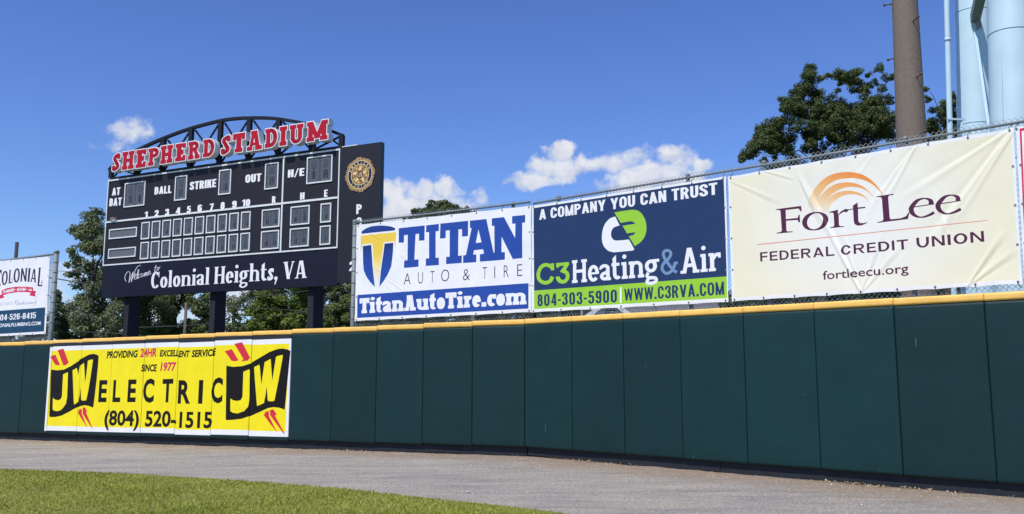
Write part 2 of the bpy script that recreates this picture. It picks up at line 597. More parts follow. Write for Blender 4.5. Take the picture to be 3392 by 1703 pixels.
class Serif:
    """a seriffed face drawn stroke by stroke; all sizes in capital heights"""
    def __init__(f, W=.2, T=.14, s=.07, t=.12, g=.3, xh=.7, sp=.05, arm=.34):
        f.W, f.T, f.s, f.t, f.g, f.xh, f.sp, f.arm = W, T, s, t, g, xh, sp, arm

    def V(f, x, y0, y1, lo='b', hi='b', W=None):
        W = W or f.W
        o = [rect(x, y0, x + W, y1)]
        for k, ya, yb in ((lo, y0, y0 + f.t), (hi, y1 - f.t, y1)):
            if k: o.append(rect(x - (f.s if k in 'bl' else 0), ya, x + W + (f.s if k in 'br' else 0), yb))
        return o

    def D(f, x0, y0, x1, y1, w): return [np.array([(x0, y0), (x0 + w, y0), (x1 + w, y1), (x1, y1)])]

    def bowl(f, x, y0, y1, rx, W=None):
        W = W or f.W
        p = arc(x, (y0 + y1) / 2, max(rx - W / 2, .02), (y1 - y0) / 2 - f.T / 2, 90, -90)
        return nib(p, W, f.T)

    def glyph(f, c):
        W, T, s, t, g, xh, arm = f.W, f.T, f.s, f.t, f.g, f.xh, f.arm
        V, D = f.V, f.D
        x = s
        if c == ' ': return [], .3
        if c in 'HNMU':
            if c == 'H': return V(x, 0, 1) + V(x + W + g, 0, 1) + [rect(x, .5 - T / 2, x + 2 * W + g, .5 + T / 2)], 2 * s + 2 * W + g
            if c == 'N':
                w = W + g
                return V(x, 0, 1, hi='l') + V(x + w, 0, 1, lo='') + D(x + w, 0, x, 1, W), 2 * s + W + w
            if c == 'M':
                w = 1.5 * g + W * 1.3
                m = x + (w + W) / 2
                return V(x, 0, 1, hi='l') + V(x + w, 0, 1, hi='r') + D(m - W / 2, .12, x, 1, W) + D(m - W / 2, .12, x + w, 1, W) + [rect(m - W * .35, .12, m + W * .35, .3)], 2 * s + W + w
            w = W + g
            p = np.vstack([[(x + W / 2, .36)], arc(x + (w + W) / 2, .36, w / 2, .36 - T / 2, 180, 360), [(x + w + W / 2, .36)]])
            return V(x, .34, 1, lo='') + V(x + w, .34, 1, lo='') + nib(p, W, T), 2 * s + W + w
        if c in 'EFL':
            L = W + arm
            o = V(x, 0, 1, lo='l' if c != 'F' else 'b', hi='l' if c != 'L' else 'b')
            tb = max(t, T * .8)
            tw = max(t * .9, .05)
            if c != 'L': o += [rect(x, 1 - tb, x + L, 1), rect(x + L - tw, .70, x + L, 1), rect(x, .5 - T * .4, x + L * .78, .5 + T * .4), rect(x + L * .78 - tw * .8, .36, x + L * .78, .64)]
            if c != 'F': o += [rect(x, 0, x + L, tb), rect(x + L - tw, 0, x + L, .32)]
            return o, s + L + (.02 if c == 'E' else .02)
        if c == 'I': return V(x, 0, 1), 2 * s + W
        if c == 'T':
            L = W + 2 * arm * .8
            tb = max(t, T * .8); tw = max(t * .95, .05)
            return V(L / 2 - W / 2, 0, 1, hi='') + [rect(0, 1 - tb, L, 1), rect(0, .66, tw, 1), rect(L - tw, .66, L, 1)], L
        if c in 'PRB':
            rx = W + g * .8
            o = V(x, 0, 1, hi='l', lo='b') + [rect(x, 1 - T, x + W + .06, 1), rect(x, .44, x + W + .06, .44 + T)]
            o += nib(np.vstack([[(x + W, 1 - T / 2)], arc(x + W + .06, .72, rx - .06 - W / 2, .28 - T / 2, 90, -90), [(x + W, .44 + T / 2)]]), W, T)
            if c == 'P': return o, s + W + rx + .02
            if c == 'R':
                xr = x + W + rx - W * .95
                o += [np.array([(x + W * 1.05, .5), (x + W * 2.0, .5), (xr + W, t), (xr, t)]), rect(xr - s * .3, 0, xr + W + s, t)]
                return o, s + W + rx + s * .9
            o += nib(np.vstack([[(x + W, .48)], arc(x + W + .06, .28, rx - .02 - W / 2, .28 - T / 2, 90, -90), [(x + W, T / 2)]]), W, T)
            return o, s + W + rx + .06
        if c == 'D':
            rx = W + g
            o = V(x, 0, 1, hi='l', lo='l') + nib(np.vstack([[(x + W * .5, 1 - T / 2)], arc(x + W, .5, rx - W / 2, .5 - T / 2, 90, -90, 20), [(x + W * .5, T / 2)]]), W, T)
            return o, s + W + rx + .02
        if c == 'O': return nib(arc(W / 2 + g * .6 + .05, .5, g * .6 + .05, .51 - T / 2, 0, 342, 22), W, T, True), W + 1.2 * g + .1
        if c == 'C' or c == 'G':
            rx = g * .62 + .06
            o = nib(arc(W / 2 + rx, .5, rx, .515 - T / 2, 42, 318, 24), W, T)
            xe = W / 2 + rx * 1.78
            o += [rect(xe + W * .1, .66, xe + W * .1 + max(t * .9, .05), 1)]
            if c == 'G': o += V(xe - W * .4, .1, .5, lo='', hi='b')
            return o, xe + W * .4 + .04
        if c == 'S':
            w = W + g
            o = nib(spline([(w - W * .35, .70), (w * .80, .92), (w / 2, 1 - T / 2), (W / 2, .755), (w * .5, .505), (w - W / 2, .25), (w / 2, T / 2), (w * .18, .08), (W * .35, .30)], 6), W, T)
            tw = max(t * .8, .045)
            o += [rect(w - tw, .68, w, 1), rect(0, 0, tw, .32)]
            return o, w
        if c == 'A':
            w = 1.5 * W + g * 1.25
            ap = .5 * w + s
            o = D(s + W * .1, 0, ap - W * .62, 1, min(W, T * 1.0 + .02)) + D(s + w - W * 1.05, 0, ap - W * .45, 1, W)
            o += [rect(ap - w * .32, .24, ap + w * .32, .24 + min(T, .16)), rect(0, 0, s + W * .55 + s * 1.2, t), rect(s + w - W * 1.05 - s * .8, 0, 2 * s + w, t)]
            if W > .2: o += [rect(ap - W * .62 - s * .9, 1 - t, ap + W * .55, 1)]
            return o, w + 2 * s
        if c == 'V':
            w = 1.4 * W + g * 1.2
            m = s + w / 2
            return D(m - W * .5, 0, s, 1, W) + D(m - T * .5, 0, s + w - T, 1, T) + [rect(0, 1 - t, W + 2 * s, 1), rect(s + w - T - s, 1 - t, 2 * s + w, 1)], w + 2 * s
        # lower case
        if c in 'il':
            o = V(x, 0, xh if c == 'i' else 1.04, lo='b', hi='l')
            if c == 'i': o += [arc(x + W / 2, .93, W * .56, W * .56 if W < .2 else .11, 0, 342, 16)]
            return o, 2 * s + W
        if c in 'nhmr':
            gl = g * .78
            o = V(x, 0, 1.04 if c == 'h' else xh, lo='b', hi='l')
            if c == 'r':
                o += nib(spline([(x + W * .6, xh * .62), (x + W + gl * .3, xh - T * .6), (x + W + gl * .95, xh - T * .55)], 6), W * .75, T) + [rect(x + W + gl * .6, xh - .2, x + W + gl * 1.0, xh)]
                return o, s + W + gl + .02
            for k in range(2 if c == 'm' else 1):
                xo = x + k * (W + gl)
                p = np.vstack([[(xo + W * .6, xh * .66)], arc(xo + W * .5 + (W + gl) / 2, xh * .66, (W + gl) / 2, xh * .34 - T / 2, 150, 0)])
                o += nib(p, W, T) + V(xo + W + gl, 0, xh * .68, lo='b', hi='')
            return o, 2 * s + W + (W + gl) * (2 if c == 'm' else 1)
        if c == 'u':
            gl = g * .78
            p = np.vstack([arc(x + (2 * W + gl) / 2, xh * .34, (W + gl) / 2, xh * .34 - T / 2, 180, 330), [(x + W * 1.4 + gl, xh * .34)]])
            return V(x, xh * .33, xh, lo='', hi='l') + nib(p, W, T) + V(x + W + gl, 0, xh, lo='r', hi='l'), 2 * s + 2 * W + gl
        if c == 't':
            gl = g * .5
            p = np.vstack([[(x + W / 2, .3)], arc(x + W / 2 + gl * .8, .24, gl * .8, .24 - T / 2, 180, 320, 9)])
            return [rect(x, .24, x + W, .92), np.array([(x, .9), (x + W, .9), (x + W, 1.04)]), rect(x - s, xh - max(t, T * .8), x + W + gl, xh)] + nib(p, W, T), s + W + gl * 1.3
        if c in 'oce':
            rx = g * .5 + .03
            if c == 'o': return nib(arc(W / 2 + rx, xh / 2, rx, xh / 2 + .01 - T / 2, 0, 342, 20), W, T, True), W + 2 * rx
            o = nib(arc(W / 2 + rx, xh / 2, rx, xh / 2 + .01 - T / 2, 45 if c == 'c' else 0, 318, 22), W, T)
            if c == 'c': o += [rect(W / 2 + rx * 1.55, xh * .62, W / 2 + rx * 1.55 + max(t, .05), xh)]
            else: o += [rect(W * .5, xh * .5 - T * .32, W + 2 * rx, xh * .5 + T * .32)]
            return o, W + 2 * rx - (.02 if c == 'c' else 0)
        if c == 'a':
            gl = g * .68
            xr = .02 + W * .4 + gl
            o = nib(np.vstack([[(W * .35 + .02, xh * .72)], arc(.02 + xr / 2 + W * .3, xh * .7, xr / 2 + W * .15, xh * .3 - T / 2, 160, 0)]), W, T) + V(xr, 0, xh * .72, lo='r', hi='')
            o += nib(np.vstack([[(xr + W * .4, xh * .54)], arc(xr * .62 + .05, xh * .27, xr * .62 - W * .5 + .05, xh * .27 - T * .5, 90, 270, 12), [(xr + W * .4, T * .9)]]), W, T)
            return o, xr + W + s
        if c == 's':
            w = W + g * .62
            o = nib(spline([(w - W * .35, xh * .72), (w * .75, xh * .93), (w / 2, xh - T / 2), (W / 2, xh * .76), (w * .5, xh * .5), (w - W / 2, xh * .25), (w / 2, T / 2), (w * .2, xh * .08), (W * .35, xh * .3)], 6), W * .9, T)
            tw = max(t * .6, .04)
            return o + [rect(w - tw, xh * .66, w, xh), rect(0, 0, tw, xh * .34)], w
        if c == 'g':
            rx = g * .5 + .03
            o = nib(arc(W / 2 + rx, xh * .62, rx, xh * .38 - T / 2, 0, 342, 18), W, T, True)
            o += [rect(W + rx, xh - T * .9, W * 1.6 + 2 * rx, xh)]
            o += nib(spline([(W * .9, xh * .25), (W * .45, .06), (W * .9, -.03), (W + rx * 1.5, -.07), (W + rx * 1.7, -.2), (W / 2 + rx, -.34 + T / 2), (W * .4, -.22), (W * .9, -.06)], 6), W * .75, T)
            return o, W * 1.4 + 2 * rx
        if c == ',': return [arc(W * .6, W * .5, W * .6, W * .55, 0, 342, 12), np.array([(W * .5, .02), (W * 1.2, W * .4), (W * .5, -.26), (W * .2, -.26)])], W * 1.25
        if c == '.': return [rect(.02, 0, W * 1.05 + .02, W * 1.0)], W * 1.05 + .04
        return [], .3

    def word(f, text):
        polys, x = [], 0
        for c in text:
            p, a = f.glyph(c)
            polys += [q + np.array([x, 0]) for q in p]
            x += a + f.sp
        return polys, x - f.sp


class Grot:
    """a plain bold grotesque drawn stroke by stroke; sizes in capital heights, w is the width of an H"""
    def __init__(f, W=.22, T=.18, w=.56, sp=.09, space=.24):
        f.W, f.T, f.w, f.sp, f.space = W, T, w, sp, space

    def ring(f, x0, x1, y0, y1, closed=True, a=(0, 360), W=None):
        W = W or f.W
        rx = (x1 - x0 - W) / 2
        ry = min((y1 - y0 - f.T) / 2, rx * 1.25)
        cx = (x0 + x1) / 2
        top = arc(cx, y1 - f.T / 2 - ry, rx, ry, 0, 180, 11)
        bot = arc(cx, y0 + f.T / 2 + ry, rx, ry, 180, 360, 11)
        return nib(np.vstack([top, bot]), W, f.T, True)

    def glyph(f, c):
        W, T, w = f.W, f.T, f.w
        R_ = rect
        D = lambda x0, y0, x1, y1, k: [np.array([(x0, y0), (x0 + k, y0), (x1 + k, y1), (x1, y1)])]
        if c == ' ': return [], f.space
        if c == 'H': return [R_(0, 0, W, 1), R_(w - W, 0, w, 1), R_(0, .5 - T / 2, w, .5 + T / 2)], w
        if c == 'I': return [R_(0, 0, W, 1)], W
        if c in 'EFL':
            o = [R_(0, 0, W, 1)]
            e = w * .86
            if c != 'F': o.append(R_(0, 0, e, T))
            if c != 'L': o += [R_(0, 1 - T, e, 1), R_(0, .5 - T / 2, e * .93, .5 + T / 2)]
            return o, e
        if c == 'T': return [R_(0, 1 - T, w, 1), R_(w / 2 - W / 2, 0, w / 2 + W / 2, 1)], w
        if c == 'N': return [R_(0, 0, W * .9, 1), R_(w - W * .9, 0, w, 1)] + D(w - W, 0, 0, 1, W), w
        if c == 'M':
            v = w * 1.28
            return [R_(0, 0, W * .9, 1), R_(v - W * .9, 0, v, 1)] + D(v / 2 - W * .42, 0, 0, 1, W * .84) + D(v / 2 - W * .42, 0, v - W * .84, 1, W * .84), v
        if c in 'AVY':
            v = w * 1.12
            m = v / 2
            if c == 'A': return D(0, 0, m - W * .5, 1, W) + D(v - W, 0, m - W * .5, 1, W) + [R_(v * .2, .2, v * .8, .2 + T * .9)], v
            if c == 'V': return D(m - W * .5, 0, 0, 1, W) + D(m - W * .5, 0, v - W, 1, W), v
            return D(m - W * .5, .40, 0, 1, W) + D(m - W * .5, .40, v - W, 1, W) + [R_(m - W / 2, 0, m + W / 2, .42)], v
        if c == 'W':
            v = w * 1.55
            k = W * .86
            a, b = v * .27, v * .73
            return D(a - k * .5, 0, 0, 1, k) + D(a - k * .5, 0, v / 2 - k * .5, 1, k) + D(b - k * .5, 0, v / 2 - k * .5, 1, k) + D(b - k * .5, 0, v - k, 1, k), v
        if c in 'O0': return f.ring(0, w * (1.04 if c == 'O' else .96), -.01, 1.01), w * (1.04 if c == 'O' else .96)
        if c in 'CG':
            rx = (w - W) / 2
            ry = min(.5 - T / 2, rx * 1.25)
            ct, cb = 1.01 - T / 2 - ry, -.01 + T / 2 + ry
            at_, ab_ = math.degrees(math.asin(min(.8, max(0, (.67 - ct) / ry)))), math.degrees(math.asin(min(.8, max(0, (cb - .33) / ry))))
            P = np.vstack([[(w - W / 2, .65)] if ct > .65 else np.zeros((0, 2)), arc(w / 2, ct, rx, ry, at_, 180, 13), arc(w / 2, cb, rx, ry, 180, 360 - ab_, 13), [(w - W / 2, .35)] if cb < .35 else np.zeros((0, 2))])
            return nib(P, W, T) + ([R_(w * .52, .38, w, .38 + T * .9), R_(w - W * .7, 0, w, .4)] if c == 'G' else []), w
        if c == 'U':
            rx = (w - W) / 2
            ry = min(.45, rx * 1.25)
            return nib(np.vstack([[(W / 2, 1)], arc(w / 2, -.01 + T / 2 + ry, rx, ry, 180, 360, 13), [(w - W / 2, 1)]]), W, T), w
        if c == 'D':
            r_ = min(.5 - T / 2, (w - W) * .6)
            cx = w - W / 2 - r_
            return [R_(0, 0, W, 1)] + nib(np.vstack([[(W * .5, 1 - T / 2)], arc(cx, 1 - T / 2 - r_, r_, r_, 90, 0, 8), arc(cx, T / 2 + r_, r_, r_, 0, -90, 8), [(W * .5, T / 2)]]), W, T), w
        if c in 'PRB':
            def bowl(y0, y1, x1):
                ry = (y1 - y0 - T) / 2
                rx = min(ry * 1.1, x1 - W * 1.5)
                return nib(np.vstack([[(W * .5, y1 - T / 2)], arc(x1 - W / 2 - rx, (y0 + y1) / 2, rx, ry, 90, -90, 11), [(W * .5, y0 + T / 2)]]), W, T)
            o = [R_(0, 0, W, 1)]
            if c == 'B': return o + bowl(.46, 1, w * .96) + bowl(0, .46 + T, w), w
            o += bowl(.42, 1, w)
            if c == 'R': o += [np.array([(w * .42, .46), (w * .42 + W, .46), (w * 1.04, 0), (w * 1.04 - W * 1.05, 0)])]
            return o, w * (1.04 if c == 'R' else 1)
        if c == 'S': return nib(spline([(w - W / 2, .68), (w - W * .56, .84), (w / 2, 1.01 - T / 2), (W * .54, .83), (W * .52, .70), (w * .36, .57), (w * .66, .44), (w - W * .52, .30), (w - W * .54, .16), (w / 2, T / 2 - .01), (W * .56, .16), (W / 2, .32)], 5), W, T), w
        if c == 'K': return [R_(0, 0, W, 1)] + D(W * .6, .36, w - W, 1, W) + [np.array([(w * .38, .55), (w * .38 + W, .62), (w * 1.05, 0), (w * 1.05 - W * 1.1, 0)])], w * 1.05
        if c == 'X': return D(0, 0, w - W, 1, W) + D(w - W, 0, 0, 1, W), w
        d = w * .94
        if c == '1':
            x = W * .75
            return [R_(x, 0, x + W, 1), np.array([(0, .70), (x + .01, .74), (x + .01, 1), (x - W * .05, 1), (x - W * .25, .88), (0, .84)])], x + W
        if c == '2': return nib(spline([(W / 2, .66), (W * .56, .84), (d / 2, 1.01 - T / 2), (d - W * .56, .84), (d - W * .52, .68), (d * .66, .44), (d * .36, .24), (W * .5, .10)], 5), W, T) + [R_(0, 0, d, T)], d
        if c == '3': return nib(spline([(W / 2, .69), (W * .56, .85), (d / 2, 1.01 - T / 2), (d - W * .58, .86), (d - W * .58, .68), (d * .64, .53), (d * .40, .525)], 5), W, T) + nib(spline([(d * .40, .525), (d * .66, .51), (d - W * .52, .36), (d - W * .54, .16), (d / 2, T / 2 - .01), (W * .56, .14), (W / 2, .31)], 5), W, T), d
        if c == '4': return [R_(d * .52, 0, d * .52 + W, 1), R_(0, .20, d, .20 + T), np.array([(0, .22), (W * .85, .22), (d * .52 + W * .4, 1), (d * .52 - W * .1, 1)])], d
        if c == '5': return [R_(W * .2, 1 - T, d * .95, 1), R_(W * .2, .5, W * 1.05, 1)] + nib(spline([(W * .7, .52), (d * .5, .64 - T * .1), (d - W * .52, .5), (d - W * .52, .18), (d / 2, T / 2 - .01), (W * .56, .14), (W / 2, .29)], 5), W, T), d
        if c in '69':
            o = f.ring(0, d, -.01, .64) + nib(spline([(d - W / 2, .73), (d - W * .58, .86), (d / 2, 1.01 - T / 2), (W * .58, .85), (W / 2, .62), (W / 2, .3)], 5), W, T)
            if c == '9': o = [np.array([d, 1.0]) - p for p in o]
            return o, d
        if c == '7': return [R_(0, 1 - T, d, 1)] + nib(spline([(d - W / 2, 1 - T * .5), (d * .62, .56), (d * .36, 0)], 5), W, T), d
        if c == '8': return f.ring(d * .04, d * .96, .46, 1.01) + f.ring(0, d, -.01, .46 + T), d
        if c == '-': return [R_(0, .36, w * .5, .36 + T)], w * .5
        if c == '.': return [R_(0, 0, W, W * .95)], W
        if c == '/': return D(0, -.06, w * .55, 1.04, W * .55), w * .55 + W * .55
        if c == "'": return [R_(0, .66, W * .7, 1)], W * .7
        return [], .2

    def word(f, text):
        polys, x = [], 0
        for c in text:
            p, a = f.glyph(c)
            polys += [q + np.array([x, 0]) for q in p]
            x += a + f.sp
        return polys, x - f.sp


# ------------------------------------------------------------------ printed surfaces
def cdt_fill(polys, points=(), edges=()):
    """unite overlapping outlines into one flat triangulation; -> verts, triangles, index of the topmost outline of each"""
    V, Fc, Ed = [], [], []
    for p in polys:
        n = len(V)
        p = np.asarray(p, float)
        a = p[:, 0] * np.roll(p[:, 1], -1) - np.roll(p[:, 0], -1) * p[:, 1]
        if abs(a.sum()) < 1e-9:
            Fc.append(None); continue
        if a.sum() < 0: p = p[::-1]
        V += [Vector((float(q[0]), float(q[1]))) for q in p]
        Fc.append(list(range(n, n + len(p))))
    keep = [i for i, q in enumerate(Fc) if q]
    for a, b in edges:
        n = len(V)
        V += [Vector(a), Vector(b)]
        Ed.append((n, n + 1))
    V += [Vector((float(q[0]), float(q[1]))) for q in points]
    v, _, f, _, _, of = delaunay_2d_cdt(V, Ed, [Fc[i] for i in keep], 0, 1e-5, True)
    v = np.array([(q[0], q[1]) for q in v])
    cen = np.array([v[list(t)].mean(0) for t in f])
    order = np.argsort(cen[:, 0])
    cs = cen[order]
    sets = [set() for _ in f]
    for i in keep:
        p = np.asarray(polys[i], float)
        a, b = np.searchsorted(cs[:, 0], [p[:, 0].min(), p[:, 0].max()])
        X, Y = cs[a:b, 0], cs[a:b, 1]
        c = np.zeros(b - a, bool)
        for k in range(len(p)):
            (x1, y1), (x2, y2) = p[k], p[k - 1]
            if y1 == y2: continue
            c ^= ((y1 > Y) != (y2 > Y)) & (X < (x2 - x1) * (Y - y1) / (y2 - y1) + x1)
        for k in order[a:b][c]: sets[k].add(i)
    fs = [f[k] for k in range(len(f)) if sets[k]]
    sets = [q for q in sets if q]
    return v, fs, [max(q) for q in sets], sets


class Art:
    def __init__(s, plane, zoom=(0, 0, 1.0), o=0.0):
        s.pl, s.zm, s.o, s.L, s.mats = plane, zoom, o, [], []

    def px(s, x, y):
        return s.pl.sz(s.zm[0] + x / s.zm[2], s.zm[1] + y / s.zm[2], s.o)

    def mi(s, m):
        if m not in s.mats: s.mats.append(m)
        return s.mats.index(m)

    def raw(s, P, m): s.L.append((np.asarray(P, float), s.mi(m)))

    def poly(s, P, m): s.raw([s.px(*p) for p in P], m)

    def curve(s, P, m, n=5): s.poly(spline(list(P) + [P[0]], n)[:-1], m)

    def rectpx(s, tl, br_, m):
        a, b = s.px(*tl), s.px(*br_)
        s.raw(rect(a[0], b[1], b[0], a[1]), m)

    def pen(s, P, w, m, smooth=True, T=None, closed=False):
        P = np.asarray(P, float)
        if smooth: P = spline(np.vstack([P, P[:1]]) if closed else P, 5)
        if closed: P = P[:-1]
        for q in nib(P, w, T or w, closed): s.poly(q, m)

    def put(s, word, bl, brr, tl, m, grow=0.0):
        polys, w = word
        A, B, C = s.px(*bl), s.px(*brr), s.px(*tl)
        ex = (B - A) / w
        ey = np.array([0, C[1] - A[1]])
        for p in polys: s.raw(np.array([A + q[0] * ex + q[1] * ey for q in p]), m)

    def build(s, name, parent, points=(), edges=(), bend=None, only=None, smooth=True, order=True):
        polys = [p for p, _ in s.L]
        if bend:
            dense = []
            for p in polys:
                q = []
                for k in range(len(p)):
                    a, b = p[k], p[(k + 1) % len(p)]
                    m_ = max(1, int(np.linalg.norm(b - a) / .07))
                    q += [a + (b - a) * j / m_ for j in range(m_)]
                dense.append(np.array(q))
            polys = dense
        v, f, top, sets = cdt_fill(polys, points, edges)
        if only is not None:
            k = [i for i in range(len(f)) if only in sets[i]]
            f = [f[i] for i in k]; top = [top[i] for i in k]
        used = sorted({i for t in f for i in t})
        rm = {a: b for b, a in enumerate(used)}
        v = v[used]
        f = [[rm[i] for i in t][::1] for t in f]
        P = [s.pl.w(a, z, s.o + (bend(a, z) if bend else 0)) for a, z in v]
        idx = [s.L[t][1] for t in top]
        ob = obj(name, P, f, [MT[m] for m in s.mats], parent, idx, smooth)
        if bend:
            h = .012
            nrm = []
            for a, z in v:
                gx_ = (bend(a + h, z) - bend(a - h, z)) / (2 * h)
                gz_ = (bend(a, z + h) - bend(a, z - h)) / (2 * h)
                q = np.array([s.pl.n[0] - gx_ * s.pl.d[0], s.pl.n[1] - gx_ * s.pl.d[1], -gz_])
                nrm.append(tuple(q / np.linalg.norm(q)))
            ob.data.normals_split_custom_set_from_vertices(nrm)
        return ob
# ---- END HELPERS

# ------------------------------------------------------------------ the lie of the wall
PW = 1.183                                  # width of one pad
BEND = np.array([0.225, 15.66]) * S         # where the two straight runs of wall meet
AL, AR = R(-26.5), R(-42.4)
WL, WR = Plane(BEND, AL), Plane(BEND, AR)   # pad fronts of the two runs
PADTOP, PADBOT, PADTH, CAPH = 2.682, .176, .10, .108
PH = PADTOP - PADBOT


def drop(s): return -.0122 * max(0.0, -s)   # the ground falls away along the left run


def gz(x, y):
    return drop((np.array([x, y]) - BEND).dot(WL.d))


# ------------------------------------------------------------------ ground
def sheet(name, m, xs, ys, f, label=None, kind='structure', keep=None):
    V, Fc = [], []
    for y in ys:
        for x in xs:
            V.append(f(x, y))
    n = len(xs)
    for j in range(len(ys) - 1):
        for i in range(n - 1):
            Fc.append((j * n + i, j * n + i + 1, (j + 1) * n + i + 1, (j + 1) * n + i))
    o = bigobj(name, V, Fc, m, smooth=True)
    tag(o, label, None, None, kind)
    return o


gm = mat('field_ground', (.075, .095, .03), rough=1, noise_amt=.3, noise_scale=.8)
far = np.concatenate([-np.geomspace(3000, 40, 14), np.linspace(-30, 30, 13), np.geomspace(40, 3000, 14)])
sheet('ground', gm, far, np.concatenate([np.linspace(-40, 60, 21), np.geomspace(80, 4000, 12)]),
      lambda x, y: (x, y, min(gz(x, y), 0) - .035 if abs(x) < 45 else -.5))


# warning track: crushed grey stone, browner beside the wall
def track_material():
    m = bpy.data.materials.new('crushed_stone_track')
    m.use_nodes = True
    nt = m.node_tree
    b = nt.nodes['Principled BSDF']
    b.inputs['Roughness'].default_value = .95
    b.inputs['Specular IOR Level'].default_value = .2
    co = nt.nodes.new('ShaderNodeTexCoord')

    def noi(sc, det, stretch=None):
        t = nt.nodes.new('ShaderNodeTexNoise')
        t.inputs['Scale'].default_value = sc
        t.inputs['Detail'].default_value = det
        t.inputs['Roughness'].default_value = .68
        if stretch:
            mp = nt.nodes.new('ShaderNodeMapping')
            mp.inputs['Rotation'].default_value = (0, 0, R(30))
            mp.inputs['Scale'].default_value = stretch
            nt.links.new(co.outputs['Object'], mp.inputs[0])
            nt.links.new(mp.outputs[0], t.inputs['Vector'])
        else:
            nt.links.new(co.outputs['Object'], t.inputs['Vector'])
        return t.outputs[0]

    def ramp(v, stops):
        r = nt.nodes.new('ShaderNodeValToRGB')
        r.color_ramp.elements[0].position, r.color_ramp.elements[0].color = stops[0][0], (*stops[0][1], 1)
        r.color_ramp.elements[1].position, r.color_ramp.elements[1].color = stops[-1][0], (*stops[-1][1], 1)
        for p, c in stops[1:-1]:
            e_ = r.color_ramp.elements.new(p)
            e_.color = (*c, 1)
        nt.links.new(v, r.inputs[0])
        return r.outputs[0]

    def mix(f, a, c, mode='MIX'):
        x = nt.nodes.new('ShaderNodeMixRGB')
        x.blend_type = mode
        for i, q in enumerate((f, a, c)):
            if isinstance(q, (int, float)): x.inputs[i].default_value = q
            elif isinstance(q, tuple): x.inputs[i].default_value = (*q, 1)
            else: nt.links.new(q, x.inputs[i])
        return x.outputs[0]
    base = ramp(noi(1.1, 5, (.5, 2.2, 1)), [(.33, (.285, .268, .245)), (.5, (.385, .352, .308)), (.68, (.47, .415, .338))])
    grit = ramp(noi(75, 3), [(.26, (.25, .25, .26)), (.5, (1, 1, 1)), (.70, (1.8, 1.78, 1.74))])
    g2 = ramp(noi(22, 6, (1, 2.0, 1)), [(.30, (.48, .48, .49)), (.5, (1, 1, 1)), (.70, (1.42, 1.41, 1.38))])
    c = mix(1.0, mix(1.0, base, grit, 'MULTIPLY'), g2, 'MULTIPLY')
    at_ = nt.nodes.new('ShaderNodeAttribute')
    at_.attribute_name = 'soil'
    mul = nt.nodes.new('ShaderNodeMath')
    mul.operation = 'MULTIPLY_ADD'
    nt.links.new(noi(3.2, 6), mul.inputs[0])
    mul.inputs[1].default_value = 1.5
    nt.links.new(at_.outputs['Fac'], mul.inputs[2])
    mr_ = nt.nodes.new('ShaderNodeMapRange')
    mr_.inputs['From Min'].default_value = .82
    mr_.inputs['From Max'].default_value = 1.6
    mr_.inputs['To Max'].default_value = .85
    nt.links.new(mul.outputs[0], mr_.inputs[0])
    brown = mix(1.0, ramp(noi(7, 6), [(.3, (.26, .19, .13)), (.7, (.40, .30, .205))]), grit, 'MULTIPLY')
    nt.links.new(mix(mr_.outputs[0], c, brown), b.inputs['Base Color'])
    bp = nt.nodes.new('ShaderNodeBump')
    bp.inputs['Strength'].default_value = .9
    bp.inputs['Distance'].default_value = .012
    nt.links.new(noi(95, 3), bp.inputs['Height'])
    bp2 = nt.nodes.new('ShaderNodeBump')
    bp2.inputs['Strength'].default_value = .8
    bp2.inputs['Distance'].default_value = .035
    nt.links.new(noi(17, 6), bp2.inputs['Height'])
    nt.links.new(bp2.outputs[0], bp.inputs['Normal'])
    nt.links.new(bp.outputs[0], b.inputs['Normal'])
    return m


EDGE_PX = [(-260, 1530), (0, 1556), (300, 1566), (600, 1582), (860, 1600), (1100, 1619), (1300, 1640), (1500, 1662), (1700, 1683), (1860, 1703), (2050, 1728), (2400, 1780), (2900, 1870), (3300, 1950)]


def on_ground(u, v):
    r = ray(u, v)
    z = 0.0
    for _ in range(6):
        P = np.array([0, 0, E]) + r * ((z - E) / r[2])
        z = gz(P[0], P[1])
    return P


EDGE = [on_ground(u, v)[:2] for u, v in EDGE_PX]
EDGE = spline(EDGE, 8)


def wall_xy(s, o=0.0):
    """point on the wall line, s metres along from the bend"""
    pl = WL if s < 0 else WR
    return pl.P0 + pl.d * s + pl.n * o


from mathutils.geometry import tessellate_polygon
poly = [tuple(p) for p in EDGE] + [(16, 1.0), (-20, 1.0)]


def inside(x, y):
    c = np.zeros(len(x), bool)
    n = len(poly)
    for i in range(n):
        (x1, y1), (x2, y2) = poly[i], poly[i - 1]
        k = ((y1 > y) != (y2 > y)) & (x < (x2 - x1) * (y - y1) / ((y2 - y1) + 1e-12) + x1)
        c ^= k
    return c


# strip mesh between the wall foot and the turf edge
ss = np.arange(-24, 14.01, .14)
acc = np.concatenate([[0], np.cumsum(np.hypot(*np.diff(EDGE, axis=0).T))])


def edge_near(p):
    i = int(np.argmin(((EDGE - p) ** 2).sum(1)))
    return EDGE[i]


